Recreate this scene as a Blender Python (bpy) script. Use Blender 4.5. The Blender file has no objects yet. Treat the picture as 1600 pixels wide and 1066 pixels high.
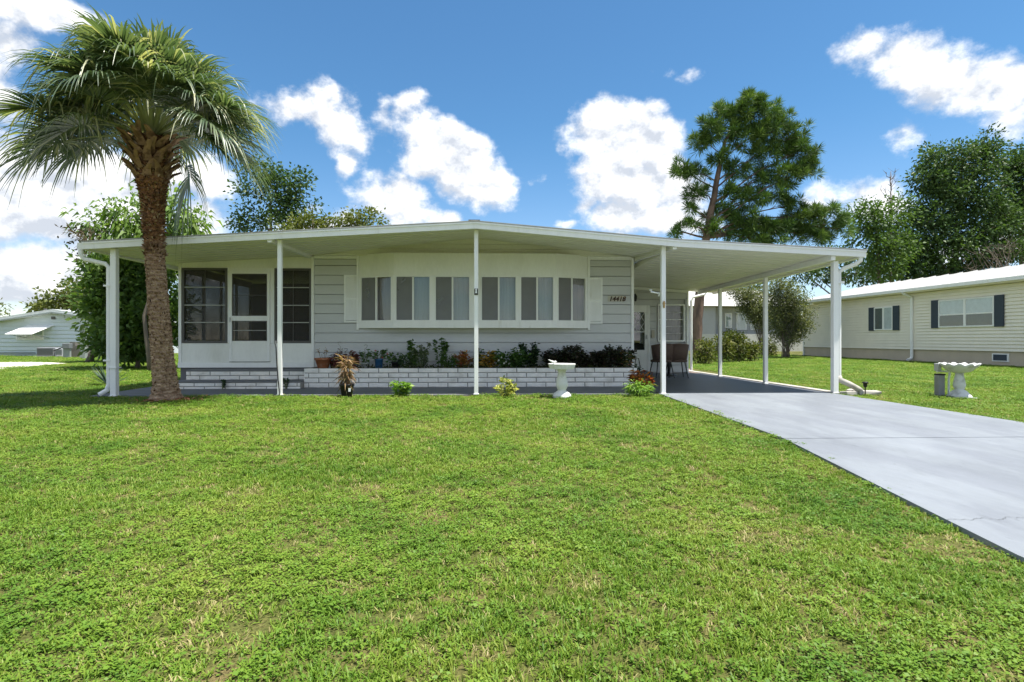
import bpy, math, random
import numpy as np
from mathutils import Vector, Matrix, Euler

# ------------------------------------------------------------------ scene, camera, sky, sun
S = bpy.context.scene
C = S.collection
rnd = random.Random(11)
RG = np.random.default_rng(7)
PI = math.pi

FOC = 860.0                 # focal length in pixels of the 1600 px wide photograph
YAW = math.radians(2.0)
PPX = 771.0
HOR = 530.0
CAM = Vector((0, 0, 1.0))
cam_d = bpy.data.cameras.new('camera'); cam = bpy.data.objects.new('camera', cam_d); C.objects.link(cam)
cam.location = CAM
cam.rotation_euler = (PI/2, 0, -YAW)
cam_d.sensor_fit = 'HORIZONTAL'; cam_d.sensor_width = 36.0
cam_d.lens = FOC/1600*36
cam_d.shift_x = (800-PPX)/1600
cam_d.shift_y = -(533-HOR)/1600
cam_d.clip_start = 0.05; cam_d.clip_end = 3000
S.camera = cam

FW = Vector((math.sin(YAW), math.cos(YAW), 0)); RT = Vector((math.cos(YAW), -math.sin(YAW), 0))
def ray(px, py): return FW + RT*((px-PPX)/FOC) + Vector((0, 0, 1))*((HOR-py)/FOC)
def at(px, py, Y):
    d = ray(px, py); return CAM + d*(Y/d.y)
def atx(px, py, X):
    d = ray(px, py); return CAM + d*(X/d.x)
def gnd(px, py, z=0.0):
    d = ray(px, py); return CAM + d*((z-1.0)/d.z)
def ax(px, Y): return at(px, HOR, Y).x
def azel(px, py):
    d = ray(px, py).normalized(); return math.degrees(math.atan2(d.x, d.y)), math.degrees(math.asin(d.z))

S.view_settings.view_transform = 'Standard'; S.view_settings.look = 'None'
S.view_settings.exposure = 1.33; S.view_settings.gamma = 1.0
S.view_settings.use_curve_mapping = False
S.render.engine = 'CYCLES'
S.cycles.max_bounces = 8; S.cycles.diffuse_bounces = 4; S.cycles.transparent_max_bounces = 12
S.cycles.caustics_reflective = False; S.cycles.caustics_refractive = False

SUN_DIR = Vector((0.27, -0.105, 1.0)).normalized()
SUN_EL = math.asin(SUN_DIR.z); SUN_AZ = math.atan2(SUN_DIR.x, SUN_DIR.y)
sd = bpy.data.lights.new('sun', 'SUN'); sd.energy = 3.8; sd.angle = math.radians(0.55); sd.color = (1.0, 0.955, 0.88)
sun = bpy.data.objects.new('sun', sd); C.objects.link(sun); sun.location = (20, 5, 40)
sun.rotation_euler = (-SUN_DIR).to_track_quat('-Z', 'Y').to_euler()

world = bpy.data.worlds.new('World'); S.world = world; world.use_nodes = True
WT = world.node_tree; WT.nodes.clear()
def nd(t, typ, **kw):
    n = t.nodes.new(typ)
    for k, v in kw.items(): setattr(n, k, v)
    return n
def mth(t, op, a, b=None, c=None, clamp=False):
    n = t.nodes.new('ShaderNodeMath'); n.operation = op; n.use_clamp = clamp
    for i, v in enumerate((a, b, c)):
        if v is None: continue
        if isinstance(v, (int, float)): n.inputs[i].default_value = v
        else: t.links.new(v, n.inputs[i])
    return n.outputs[0]
def vmt(t, op, a, b=None):
    n = t.nodes.new('ShaderNodeVectorMath'); n.operation = op
    for i, v in enumerate((a, b)):
        if v is None: continue
        if isinstance(v, (tuple, list)): n.inputs[i].default_value = v
        else: t.links.new(v, n.inputs[i])
    return n.outputs['Value'] if op == 'LENGTH' else n.outputs['Vector']
def sstep(t, v, lo, hi):
    n = t.nodes.new('ShaderNodeMapRange'); n.interpolation_type = 'SMOOTHSTEP'
    t.links.new(v, n.inputs[0]); n.inputs[1].default_value = lo; n.inputs[2].default_value = hi
    return n.outputs[0]

# cumulus: puffs given by the direction they stand in (photo pixel -> azimuth, elevation), radius in pixels
PUFFS = [  # px, py, rx, ry
 (455,160,44,32),(495,165,52,42),(535,195,50,50),(560,215,40,42),(598,180,26,30),(540,262,15,24),
 (640,172,32,28),(668,205,42,34),(690,240,58,50),(720,270,58,48),(760,298,52,30),(660,262,34,28),(790,300,26,18),
 (610,318,56,36),(640,340,40,26),(585,295,22,24),(690,352,30,10),
 (935,205,54,46),(985,225,66,50),(1030,240,52,50),(950,265,52,50),(1010,290,76,48),(975,335,60,30),(1060,310,44,44),(915,320,24,18),(1060,345,40,22),
 (1365,85,46,34),(1420,95,58,44),(1470,120,66,52),(1530,140,70,58),(1590,150,66,64),(1340,100,28,22),(1580,95,40,24),(1660,140,70,70),
 (1400,215,34,18),(1420,208,14,14),(1340,303,56,28),(1300,312,32,18),(1375,318,40,22),(1575,385,70,26),(1500,395,60,18),
 (60,20,120,34),(10,70,50,36),(-20,120,60,60),(15,165,36,46),
 (60,300,130,84),(160,300,110,76),(-40,240,60,50),(150,275,72,56),(200,300,60,42),(20,262,60,50),(120,330,100,50),(180,355,70,30),(250,265,44,36),(300,265,36,34),(330,270,40,40),(320,350,46,30),(-20,300,60,60),
 (75,425,90,50),(0,450,80,40),(110,430,60,34),(40,440,54,30),(15,465,60,30),(90,470,90,24),(150,400,50,40),(10,390,20,14),
 (840,285,12,9),(1040,118,7,5),(1072,123,8,6),(880,352,26,6),
 (300,410,120,30),(500,360,60,30),
]
fg = bpy.data.node_groups.new('puff_field', 'ShaderNodeTree')
fg.interface.new_socket('P', in_out='INPUT', socket_type='NodeSocketVector')
fg.interface.new_socket('D', in_out='OUTPUT', socket_type='NodeSocketFloat')
gi = fg.nodes.new('NodeGroupInput'); go = fg.nodes.new('NodeGroupOutput')
cur = None
for (px, py, rx, ry) in PUFFS:
    rx *= 1.13; ry *= 1.13; a, e = azel(px, py); a2, e2 = azel(px+rx, py); a3, e3 = azel(px, py-ry)
    ra = max(abs(a2-a), .3); re_ = max(abs(e3-e), .3)
    l = vmt(fg, 'LENGTH', vmt(fg, 'MULTIPLY', vmt(fg, 'SUBTRACT', gi.outputs[0], (a, e, 0)), (1/ra, 1/re_, 0)))
    l = mth(fg, 'MULTIPLY', mth(fg, 'SUBTRACT', l, 1.0), (ra+re_)/2)      # rough signed distance in degrees
    cur = l if cur is None else mth(fg, 'SMOOTH_MIN', cur, l, 0.6)
fg.links.new(cur, go.inputs[0])

tc = nd(WT, 'ShaderNodeTexCoord'); D = tc.outputs['Generated']
sep = nd(WT, 'ShaderNodeSeparateXYZ'); WT.links.new(D, sep.inputs[0])
az = mth(WT, 'MULTIPLY', mth(WT, 'ARCTAN2', sep.outputs[0], sep.outputs[1]), 180/PI)
el = mth(WT, 'MULTIPLY', mth(WT, 'ARCSINE', sep.outputs[2]), 180/PI)
cmb = nd(WT, 'ShaderNodeCombineXYZ'); WT.links.new(az, cmb.inputs[0]); WT.links.new(el, cmb.inputs[1])
def wnoise(vec, scale, det, rough=.55, out='Fac'):
    n = nd(WT, 'ShaderNodeTexNoise'); n.inputs['Scale'].default_value = scale; n.inputs['Detail'].default_value = det
    n.inputs['Roughness'].default_value = rough; WT.links.new(vec, n.inputs['Vector']); return n.outputs[out]
Dz = vmt(WT, 'MULTIPLY', D, (1, 1, 1.25))
warp = vmt(WT, 'MULTIPLY', vmt(WT, 'SUBTRACT', wnoise(Dz, 9, 3, .5, 'Color'), (.5, .5, .5)), (5.0, 4.0, 0))
P0 = vmt(WT, 'ADD', cmb.outputs[0], warp)
def field(vec):
    g = nd(WT, 'ShaderNodeGroup'); g.node_tree = fg; WT.links.new(vec, g.inputs[0]); return g.outputs[0]
f0 = field(P0); f1 = field(vmt(WT, 'ADD', P0, (1.1, 2.0, 0)))
n0 = wnoise(Dz, 15, 9, .62)
n1 = wnoise(vmt(WT, 'ADD', Dz, (.012, 0, .022)), 15, 9, .62)
val = mth(WT, 'MULTIPLY', f0, -1/1.7)
# beyond the frame cumulus goes on, its cover raised to brighten shaded surfaces
outw = sstep(WT, mth(WT, 'MAXIMUM', mth(WT, 'SUBTRACT', mth(WT, 'ABSOLUTE', az), 47.0), mth(WT, 'SUBTRACT', el, 35.0)), 0.0, 9.0)
gen = mth(WT, 'MULTIPLY', mth(WT, 'SUBTRACT', wnoise(Dz, 2.6, 3, .5), .47), 7.0)
gen = mth(WT, 'ADD', mth(WT, 'MULTIPLY', gen, outw), mth(WT, 'MULTIPLY', mth(WT, 'SUBTRACT', outw, 1.0), 3.0))
val = mth(WT, 'MAXIMUM', val, gen)
raw = mth(WT, 'ADD', val, mth(WT, 'MULTIPLY', mth(WT, 'SUBTRACT', n0, .5), 3.4))
dens = sstep(WT, raw, -0.25, 0.95)
dens = mth(WT, 'MULTIPLY', dens, sstep(WT, val, -.9, -.1))
dens = mth(WT, 'MULTIPLY', dens, .97)
lit = mth(WT, 'ADD', mth(WT, 'MULTIPLY', mth(WT, 'SUBTRACT', f1, f0), .11), mth(WT, 'MULTIPLY', mth(WT, 'SUBTRACT', n0, n1), 3.4))
lit = mth(WT, 'ADD', mth(WT, 'SUBTRACT', lit, mth(WT, 'MULTIPLY', raw, .06)), .46, clamp=True)
SKY_STR = 0.08
world.cycles.sampling_method = 'NONE'
skyn = nd(WT, 'ShaderNodeTexSky'); skyn.sky_type = 'NISHITA'; skyn.sun_disc = False
skyn.sun_elevation = SUN_EL; skyn.sun_rotation = SUN_AZ; skyn.altitude = 20
skyn.air_density = 1.0; skyn.dust_density = 0.1; skyn.ozone_density = 4.0
cr = nd(WT, 'ShaderNodeMix', data_type='RGBA')
WT.links.new(lit, cr.inputs['Factor'])
K = 1.0/SKY_STR
cr.inputs[6].default_value = (.285*K, .305*K, .34*K, 1); cr.inputs[7].default_value = (.60*K, .595*K, .585*K, 1)
mx = nd(WT, 'ShaderNodeMix', data_type='RGBA'); WT.links.new(dens, mx.inputs['Factor'])
skt = nd(WT, 'ShaderNodeVectorMath', operation='MULTIPLY'); WT.links.new(skyn.outputs[0], skt.inputs[0]); tmx = nd(WT, 'ShaderNodeMix', data_type='RGBA'); WT.links.new(sstep(WT, el, 0.0, 22.0), tmx.inputs['Factor']); tmx.inputs[6].default_value = (.88, .86, .88, 1); tmx.inputs[7].default_value = (.50, .755, .83, 1); WT.links.new(tmx.outputs[2], skt.inputs[1]); WT.links.new(skt.outputs[0], mx.inputs[6]); WT.links.new(cr.outputs[2], mx.inputs[7])
bg = nd(WT, 'ShaderNodeBackground'); bg.inputs[1].default_value = SKY_STR; WT.links.new(mx.outputs[2], bg.inputs[0])
wo = nd(WT, 'ShaderNodeOutputWorld'); WT.links.new(bg.outputs[0], wo.inputs[0])

# ------------------------------------------------------------------ materials
MATS = {}
def pmat(name, col, rough=.6, var=.12, scale=6.0, bump=0.0, bscale=60.0, spec=.3, col2=None, c2lo=.5, c2hi=.7, s2=2.0,
         stretch=(1, 1, 1), metal=0.0, fine=.06, spots=0):
    if name in MATS: return MATS[name]
    m = bpy.data.materials.new(name); m.use_nodes = True; t = m.node_tree; t.nodes.clear()
    out = nd(t, 'ShaderNodeOutputMaterial'); b = nd(t, 'ShaderNodeBsdfPrincipled'); t.links.new(b.outputs[0], out.inputs[0])
    g = nd(t, 'ShaderNodeNewGeometry'); pos = vmt(t, 'MULTIPLY', g.outputs['Position'], stretch)
    def noi(s, d=4, r=.55):
        n = nd(t, 'ShaderNodeTexNoise'); n.inputs['Scale'].default_value = s; n.inputs['Detail'].default_value = d
        n.inputs['Roughness'].default_value = r; t.links.new(pos, n.inputs['Vector']); return n.outputs['Fac']
    f = noi(scale)
    fac = mth(t, 'ADD', mth(t, 'MULTIPLY', mth(t, 'SUBTRACT', f, .5), 2*var*1.6), 1.0)
    if fine: fac = mth(t, 'ADD', fac, mth(t, 'MULTIPLY', mth(t, 'SUBTRACT', noi(scale*14, 2), .5), 2*fine))
    if spots:      # small stains with a shape of their own
        fac = mth(t, 'SUBTRACT', fac, mth(t, 'MULTIPLY', sstep(t, noi(3.2, 6, .7), .60, .72), spots)); fac = mth(t, 'SUBTRACT', fac, mth(t, 'MULTIPLY', sstep(t, noi(17, 3, .6), .68, .74), spots*1.6))
    base = nd(t, 'ShaderNodeRGB'); base.outputs[0].default_value = (*col, 1); cs = base.outputs[0]
    if col2 is not None:
        mxn = nd(t, 'ShaderNodeMix', data_type='RGBA'); t.links.new(sstep(t, noi(s2, 5, .6), c2lo, c2hi), mxn.inputs['Factor'])
        t.links.new(cs, mxn.inputs[6]); mxn.inputs[7].default_value = (*col2, 1); cs = mxn.outputs[2]
    sc = nd(t, 'ShaderNodeVectorMath', operation='SCALE'); t.links.new(cs, sc.inputs[0]); t.links.new(fac, sc.inputs['Scale'])
    t.links.new(sc.outputs[0], b.inputs['Base Color'])
    b.inputs['Roughness'].default_value = rough; b.inputs['Specular IOR Level'].default_value = spec; b.inputs['Metallic'].default_value = metal
    if bump:
        bn = nd(t, 'ShaderNodeBump'); bn.inputs['Strength'].default_value = bump; bn.inputs['Distance'].default_value = .01
        t.links.new(noi(bscale, 5, .6), bn.inputs['Height']); t.links.new(bn.outputs[0], b.inputs['Normal'])
    MATS[name] = m; return m

def leafmat(name, cols, trans=.35, rough=.5, spec=.25, posvar=.25, pscale=.8):
    """leaf colour picked by the per-leaf attribute 'tint' from a ramp"""
    if name in MATS: return MATS[name]
    m = bpy.data.materials.new(name); m.use_nodes = True; t = m.node_tree; t.nodes.clear()
    out = nd(t, 'ShaderNodeOutputMaterial'); b = nd(t, 'ShaderNodeBsdfPrincipled')
    at_ = nd(t, 'ShaderNodeAttribute', attribute_name='tint')
    rp = nd(t, 'ShaderNodeValToRGB'); els = rp.color_ramp.elements
    for i, (p, c) in enumerate(cols):
        e = els[i] if i < 2 else els.new(p)
        e.position = p; e.color = (*c, 1)
    t.links.new(at_.outputs['Fac'], rp.inputs[0])
    g = nd(t, 'ShaderNodeNewGeometry'); n = nd(t, 'ShaderNodeTexNoise'); n.inputs['Scale'].default_value = pscale; t.links.new(g.outputs['Position'], n.inputs['Vector'])
    fac = mth(t, 'ADD', mth(t, 'MULTIPLY', mth(t, 'SUBTRACT', n.outputs['Fac'], .5), 2*posvar*1.6), 1.0)
    sc = nd(t, 'ShaderNodeVectorMath', operation='SCALE'); t.links.new(rp.outputs[0], sc.inputs[0]); t.links.new(fac, sc.inputs['Scale'])
    t.links.new(sc.outputs[0], b.inputs['Base Color']); b.inputs['Roughness'].default_value = rough; b.inputs['Specular IOR Level'].default_value = spec
    tr = nd(t, 'ShaderNodeBsdfTranslucent')
    sc2 = nd(t, 'ShaderNodeVectorMath', operation='MULTIPLY'); t.links.new(sc.outputs[0], sc2.inputs[0]); sc2.inputs[1].default_value = (1.5, 1.6, .7)
    t.links.new(sc2.outputs[0], tr.inputs[0])
    ms = nd(t, 'ShaderNodeMixShader'); ms.inputs[0].default_value = trans
    t.links.new(b.outputs[0], ms.inputs[1]); t.links.new(tr.outputs[0], ms.inputs[2]); t.links.new(ms.outputs[0], out.inputs[0])
    MATS[name] = m; return m

def glassmat(name, tint=(1, 1, 1), gloss=.12):
    if name in MATS: return MATS[name]
    m = bpy.data.materials.new(name); m.use_nodes = True; t = m.node_tree; t.nodes.clear()
    out = nd(t, 'ShaderNodeOutputMaterial'); tr = nd(t, 'ShaderNodeBsdfTransparent'); tr.inputs[0].default_value = (*tint, 1)
    gl = nd(t, 'ShaderNodeBsdfGlossy'); gl.inputs['Roughness'].default_value = .015
    fr = nd(t, 'ShaderNodeFresnel'); fr.inputs[0].default_value = 1.5
    ms = nd(t, 'ShaderNodeMixShader'); gg = nd(t, 'ShaderNodeNewGeometry'); t.links.new(mth(t, 'MULTIPLY', mth(t, 'ADD', fr.outputs[0], gloss, clamp=True), mth(t, 'SUBTRACT', 1.0, gg.outputs['Backfacing'])), ms.inputs[0])
    t.links.new(tr.outputs[0], ms.inputs[1]); t.links.new(gl.outputs[0], ms.inputs[2]); t.links.new(ms.outputs[0], out.inputs[0])
    MATS[name] = m; return m

def screenmat(name, col, see=.35):
    if name in MATS: return MATS[name]
    m = bpy.data.materials.new(name); m.use_nodes = True; t = m.node_tree; t.nodes.clear()
    out = nd(t, 'ShaderNodeOutputMaterial'); tr = nd(t, 'ShaderNodeBsdfTransparent')
    df = nd(t, 'ShaderNodeBsdfPrincipled'); df.inputs['Base Color'].default_value = (*col, 1); df.inputs['Roughness'].default_value = .6
    g = nd(t, 'ShaderNodeNewGeometry'); n = nd(t, 'ShaderNodeTexNoise'); n.inputs['Scale'].default_value = 3.0; t.links.new(g.outputs['Position'], n.inputs['Vector'])
    ms = nd(t, 'ShaderNodeMixShader'); t.links.new(mth(t, 'ADD', mth(t, 'MULTIPLY', mth(t, 'SUBTRACT', n.outputs['Fac'], .5), .25), 1-see, clamp=True), ms.inputs[0])
    t.links.new(tr.outputs[0], ms.inputs[1]); t.links.new(df.outputs[0], ms.inputs[2]); t.links.new(ms.outputs[0], out.inputs[0])
    MATS[name] = m; return m

WHITE = pmat('white_paint', (.86, .86, .85), .45, .05, 3, .04, 30, col2=(.66, .65, .60), c2lo=.56, c2hi=.85, s2=2.2, stretch=(3, 3, .6))
WHITE2 = pmat('white_panel', (.83, .83, .80), .5, .05, 2, .03, 20, col2=(.72, .72, .66), c2lo=.5, c2hi=.8, s2=1.2, stretch=(1, 1, .35))
CREAM = pmat('cream_ceiling', (.80, .79, .71), .5, .05, 1.5, .03, 20, col2=(.72, .70, .60), c2lo=.5, c2hi=.8, s2=.9)
GREYSID = pmat('grey_siding', (.575, .58, .585), .55, .05, 2.0, .10, 45, col2=(.50, .505, .50), c2lo=.52, c2hi=.8, s2=1.3, stretch=(.5, 1, 1.5))
SLUMP = pmat('white_brick', (.85, .81, .76), .8, .14, 7, .55, 70, col2=(.66, .62, .56), c2lo=.5, c2hi=.75, s2=4)
MORTAR = pmat('mortar', (.30, .285, .26), .9, .2, 12, .5, 90)
CONC_D = pmat('drive_paint', (.172, .188, .212), .62, .16, 1.3, .2, 160, col2=(.205, .225, .248), c2lo=.40, c2hi=.62, s2=1.4, stretch=(1.6, .5, 1), fine=.09, spots=.16)
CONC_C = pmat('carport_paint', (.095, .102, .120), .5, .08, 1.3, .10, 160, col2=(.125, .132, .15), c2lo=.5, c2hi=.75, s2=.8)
CONC_W = pmat('walk_concrete', (.17, .175, .185), .75, .12, 2.5, .25, 120, col2=(.15, .145, .14), c2lo=.52, c2hi=.75, s2=2.2)
CONC_K = pmat('old_concrete', (.42, .40, .36), .85, .18, 5, .4, 90, col2=(.24, .22, .18), c2lo=.5, c2hi=.72, s2=4)
PAVE = pmat('path_brown', (.26, .20, .17), .85, .15, 6, .3, 80)
SOIL = pmat('soil', (.045, .032, .022), .95, .25, 20, .8, 60)
DARKFR = pmat('bronze_frame', (.10, .095, .09), .5, .1, 6)
BLACK = pmat('black_plastic', (.018, .018, .018), .5, .1, 10)
BLKMET = pmat('black_metal', (.02, .02, .022), .4, .1, 10)
ALU = pmat('aluminium', (.55, .56, .57), .35, .05, 6)
SHING = pmat('roof_metal_white', (.40, .40, .39), .5, .06, 1.2, .1, 30, col2=(.55, .54, .50), c2lo=.5, c2hi=.75, s2=.8)
TERRA = pmat('terracotta', (.36, .13, .06), .8, .15, 14, .2, 60, col2=(.42, .24, .16), c2lo=.5, c2hi=.75, s2=9)
BLUEPOT = pmat('blue_glaze', (.03, .10, .22), .3, .12, 14)
STONE_W = pmat('bath_white', (.68, .68, .66), .7, .08, 12, .3, 70, col2=(.46, .45, .40), c2lo=.55, c2hi=.75, s2=7)
STONE_O = pmat('bath_weathered', (.62, .63, .63), .75, .1, 9, .3, 60, col2=(.36, .37, .34), c2lo=.48, c2hi=.7, s2=6)
CURT_D = pmat('curtain_mauve', (.24, .235, .245), .9, .06, 4, stretch=(6, 1, .4))
CURT_L = pmat('curtain_pale', (.27, .32, .345), .9, .05, 3, stretch=(9, 1, .4))
GLASS = glassmat('window_glass', gloss=.035); GLASS2 = glassmat('window_glass_dark', (.8, .85, .85), .10)
SCREEN = screenmat('porch_screen', (.030, .026, .022), .42)
WSCREEN = screenmat('window_screen', (.26, .258, .268), .42)
BARK = pmat('bark_grey', (.16, .13, .105), .9, .2, 9, .8, 40, stretch=(1, 1, .3))
BARKP = pmat('bark_pine', (.17, .115, .085), .95, .25, 5, 1.0, 22, col2=(.10, .07, .055), c2lo=.45, c2hi=.6, s2=4, stretch=(1, 1, .35))
STEM_G = pmat('green_stem', (.10, .13, .04), .7, .15, 20)
STEM_B = pmat('brown_stem', (.12, .085, .05), .8, .15, 20)

# ------------------------------------------------------------------ mesh helpers (all shapes are given in world coordinates)
ORG = {}
class MB:
    def __init__(s): s.v = []; s.f = []
    def add(s, vs, fs):
        o = len(s.v); s.v += [tuple(p) for p in vs]; s.f += [tuple(i+o for i in f) for f in fs]; return s
    def box(s, x0, x1, y0, y1, z0, z1):
        return s.add([(x0,y0,z0),(x1,y0,z0),(x1,y1,z0),(x0,y1,z0),(x0,y0,z1),(x1,y0,z1),(x1,y1,z1),(x0,y1,z1)],
                     [(3,2,1,0),(4,5,6,7),(0,1,5,4),(1,2,6,5),(2,3,7,6),(3,0,4,7)])
    def prism(s, poly, axis, a0, a1):
        """poly: 2-D points counted counter-clockwise, pushed along an axis from a0 to a1"""
        n = len(poly)
        def p3(p, a):
            if axis == 'y': return (p[0], a, p[1])
            if axis == 'x': return (a, p[0], p[1])
            return (p[0], p[1], a)
        vs = [p3(p, a0) for p in poly] + [p3(p, a1) for p in poly]
        fs = [tuple(range(n)), tuple(reversed(range(n, 2*n)))] + [((i+1) % n, i, i+n, (i+1) % n+n) for i in range(n)]
        return s.add(vs, fs)
    def tube(s, pts, r, n=8, cap=True):
        pts = [Vector(p) for p in pts]; m = len(pts)
        if not hasattr(r, '__len__'): r = [r]*m
        up = None; vs = []
        for i, p in enumerate(pts):
            d = (pts[min(i+1, m-1)]-pts[max(i-1, 0)]).normalized()
            if up is None:
                up = Vector((0, 0, 1)) if abs(d.z) < .9 else Vector((1, 0, 0))
            u = d.cross(up).normalized(); w = u.cross(d).normalized(); up = w
            vs += [p + (u*math.cos(2*PI*k/n) + w*math.sin(2*PI*k/n))*r[i] for k in range(n)]
        fs = [(i*n+k, i*n+(k+1) % n, (i+1)*n+(k+1) % n, (i+1)*n+k) for i in range(m-1) for k in range(n)]
        if cap: fs += [tuple(reversed(range(n))), tuple(range((m-1)*n, m*n))]
        return s.add(vs, fs)
    def lathe(s, cx, cy, prof, n=28, wob=None):
        vs = []; m = len(prof)
        for j, (r, z) in enumerate(prof):
            for k in range(n):
                a = 2*PI*k/n; q = r; zz = z
                if wob: q, zz = wob(j, a, r, z)
                vs.append((cx+q*math.cos(a), cy+q*math.sin(a), zz))
        fs = [(i*n+k, i*n+(k+1) % n, (i+1)*n+(k+1) % n, (i+1)*n+k) for i in range(m-1) for k in range(n)]
        fs += [tuple(reversed(range(n))), tuple(range((m-1)*n, m*n))]
        return s.add(vs, fs)
    def build(s, name, mat, parent=None, smooth=False, bevel=0):
        me = bpy.data.meshes.new(name); co = np.array(s.v, dtype=float)
        org = Vector(((co[:,0].min()+co[:,0].max())/2, (co[:,1].min()+co[:,1].max())/2, co[:,2].min()))
        me.from_pydata([tuple(p) for p in (co-np.array(org))], [], s.f); me.update()
        return link(name, me, mat, org, parent, smooth, bevel)

def link(name, me, mat, org, parent=None, smooth=False, bevel=0):
    if mat is not None and not me.materials: me.materials.append(mat)
    if smooth: me.shade_smooth()
    o = bpy.data.objects.new(name, me); C.objects.link(o)
    po = ORG[parent.name] if parent is not None else Vector((0, 0, 0))
    o.location = Vector(org)-po; ORG[o.name] = Vector(org)
    if parent is not None: o.parent = parent
    if bevel:
        b = o.modifiers.new('bevel', 'BEVEL'); b.width = bevel; b.segments = 2; b.limit_method = 'ANGLE'
    return o
def tag(o, label, cat, group=None):
    o['label'] = label; o['category'] = cat
    if group: o['group'] = group
    return o
def thing(name, loc, label, cat, group=None):
    o = bpy.data.objects.new(name, None); C.objects.link(o); o.location = loc; o.empty_display_size = .2; ORG[o.name] = Vector(loc)
    return tag(o, label, cat, group)
def struct(o, label=None):
    o['kind'] = 'structure'
    if label: o['label'] = label
    return o
def stuff(o): o['kind'] = 'stuff'; return o
def bx(name, mat, parent, *d, bevel=0): return MB().box(*d).build(name, mat, parent, bevel=bevel)
def quadmesh(name, V, F, tint=None):
    """numpy: V (n,3), F (m,4) or (m,3); tint per face"""
    me = bpy.data.meshes.new(name); n, m, k = len(V), len(F), F.shape[1]
    me.vertices.add(n); me.vertices.foreach_set('co', np.asarray(V, np.float32).ravel())
    me.loops.add(m*k); me.loops.foreach_set('vertex_index', np.asarray(F, np.int32).ravel())
    me.polygons.add(m); me.polygons.foreach_set('loop_start', np.arange(0, m*k, k, dtype=np.int32))
    me.update(calc_edges=True)
    if tint is not None:
        a = me.attributes.new('tint', 'FLOAT', 'FACE'); a.data.foreach_set('value', np.asarray(tint, np.float32))
    return me
def unit(a): return a/np.maximum(np.linalg.norm(a, axis=1, keepdims=True), 1e-9)
def leaves(P, Dr, Nr, L, W, droop=0.0, tint=None):
    """one bent diamond-shaped leaf per point"""
    n = len(P); Dr = unit(Dr); sd_ = unit(np.cross(Dr, Nr)); L = np.broadcast_to(L, (n,))[:, None]; W = np.broadcast_to(W, (n,))[:, None]
    up = np.cross(sd_, Dr)
    mid = P + Dr*L*.42 + up*L*.05
    tip = P + Dr*L; tip[:, 2] -= (droop*L)[:, 0] if hasattr(droop, '__len__') else droop*L[:, 0]
    V = np.stack([P, mid-sd_*W*.5, tip, mid+sd_*W*.5], 1).reshape(-1, 3)
    F = np.arange(4*n).reshape(n, 4)
    return V, F
def link_np(name, V, F, tint, mat, parent, org=None):
    org = Vector(org) if org is not None else Vector(((V[:,0].min()+V[:,0].max())/2, (V[:,1].min()+V[:,1].max())/2, V[:,2].min()))
    me = quadmesh(name, V-np.array(org), F, tint)
    return link(name, me, mat, org, parent)
def rdir(n, zb=0.0):
    v = RG.normal(size=(n, 3)); v[:, 2] += zb; return unit(v)
# ------------------------------------------------------------------ ground, slabs, drive
def lawn_material():
    m = bpy.data.materials.new('lawn_soil'); m.use_nodes = True; t = m.node_tree; t.nodes.clear()
    out = nd(t, 'ShaderNodeOutputMaterial'); b = nd(t, 'ShaderNodeBsdfPrincipled'); t.links.new(b.outputs[0], out.inputs[0])
    g = nd(t, 'ShaderNodeNewGeometry')
    def noi(s, d=5, r=.6):
        n = nd(t, 'ShaderNodeTexNoise'); n.inputs['Scale'].default_value = s; n.inputs['Detail'].default_value = d; n.inputs['Roughness'].default_value = r
        t.links.new(g.outputs['Position'], n.inputs['Vector']); return n.outputs['Fac']
    rp = nd(t, 'ShaderNodeValToRGB'); e = rp.color_ramp.elements
    e[0].position = .3; e[0].color = (.075, .085, .025, 1); e[1].position = .72; e[1].color = (.19, .135, .07, 1)
    x = e.new(.5); x.color = (.10, .11, .03, 1)
    t.links.new(noi(2.2, 8, .7), rp.inputs[0])
    sc = nd(t, 'ShaderNodeVectorMath', operation='SCALE'); t.links.new(rp.outputs[0], sc.inputs[0])
    t.links.new(mth(t, 'ADD', mth(t, 'MULTIPLY', mth(t, 'SUBTRACT', noi(70, 6, .75), .5), 4.0), 1.0), sc.inputs['Scale'])
    t.links.new(sc.outputs[0], b.inputs['Base Color']); b.inputs['Roughness'].default_value = .95; b.inputs['Specular IOR Level'].default_value = .1
    bn = nd(t, 'ShaderNodeBump'); bn.inputs['Strength'].default_value = .8; bn.inputs['Distance'].default_value = .03
    t.links.new(noi(60, 4), bn.inputs['Height']); t.links.new(bn.outputs[0], b.inputs['Normal'])
    return m
gm = MB(); gm.add([(-900,-300,0),(900,-300,0),(900,1500,0),(-900,1500,0)], [(0,1,2,3)])
struct(gm.build('ground', lawn_material()), 'mown green lawn around the house')

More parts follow.
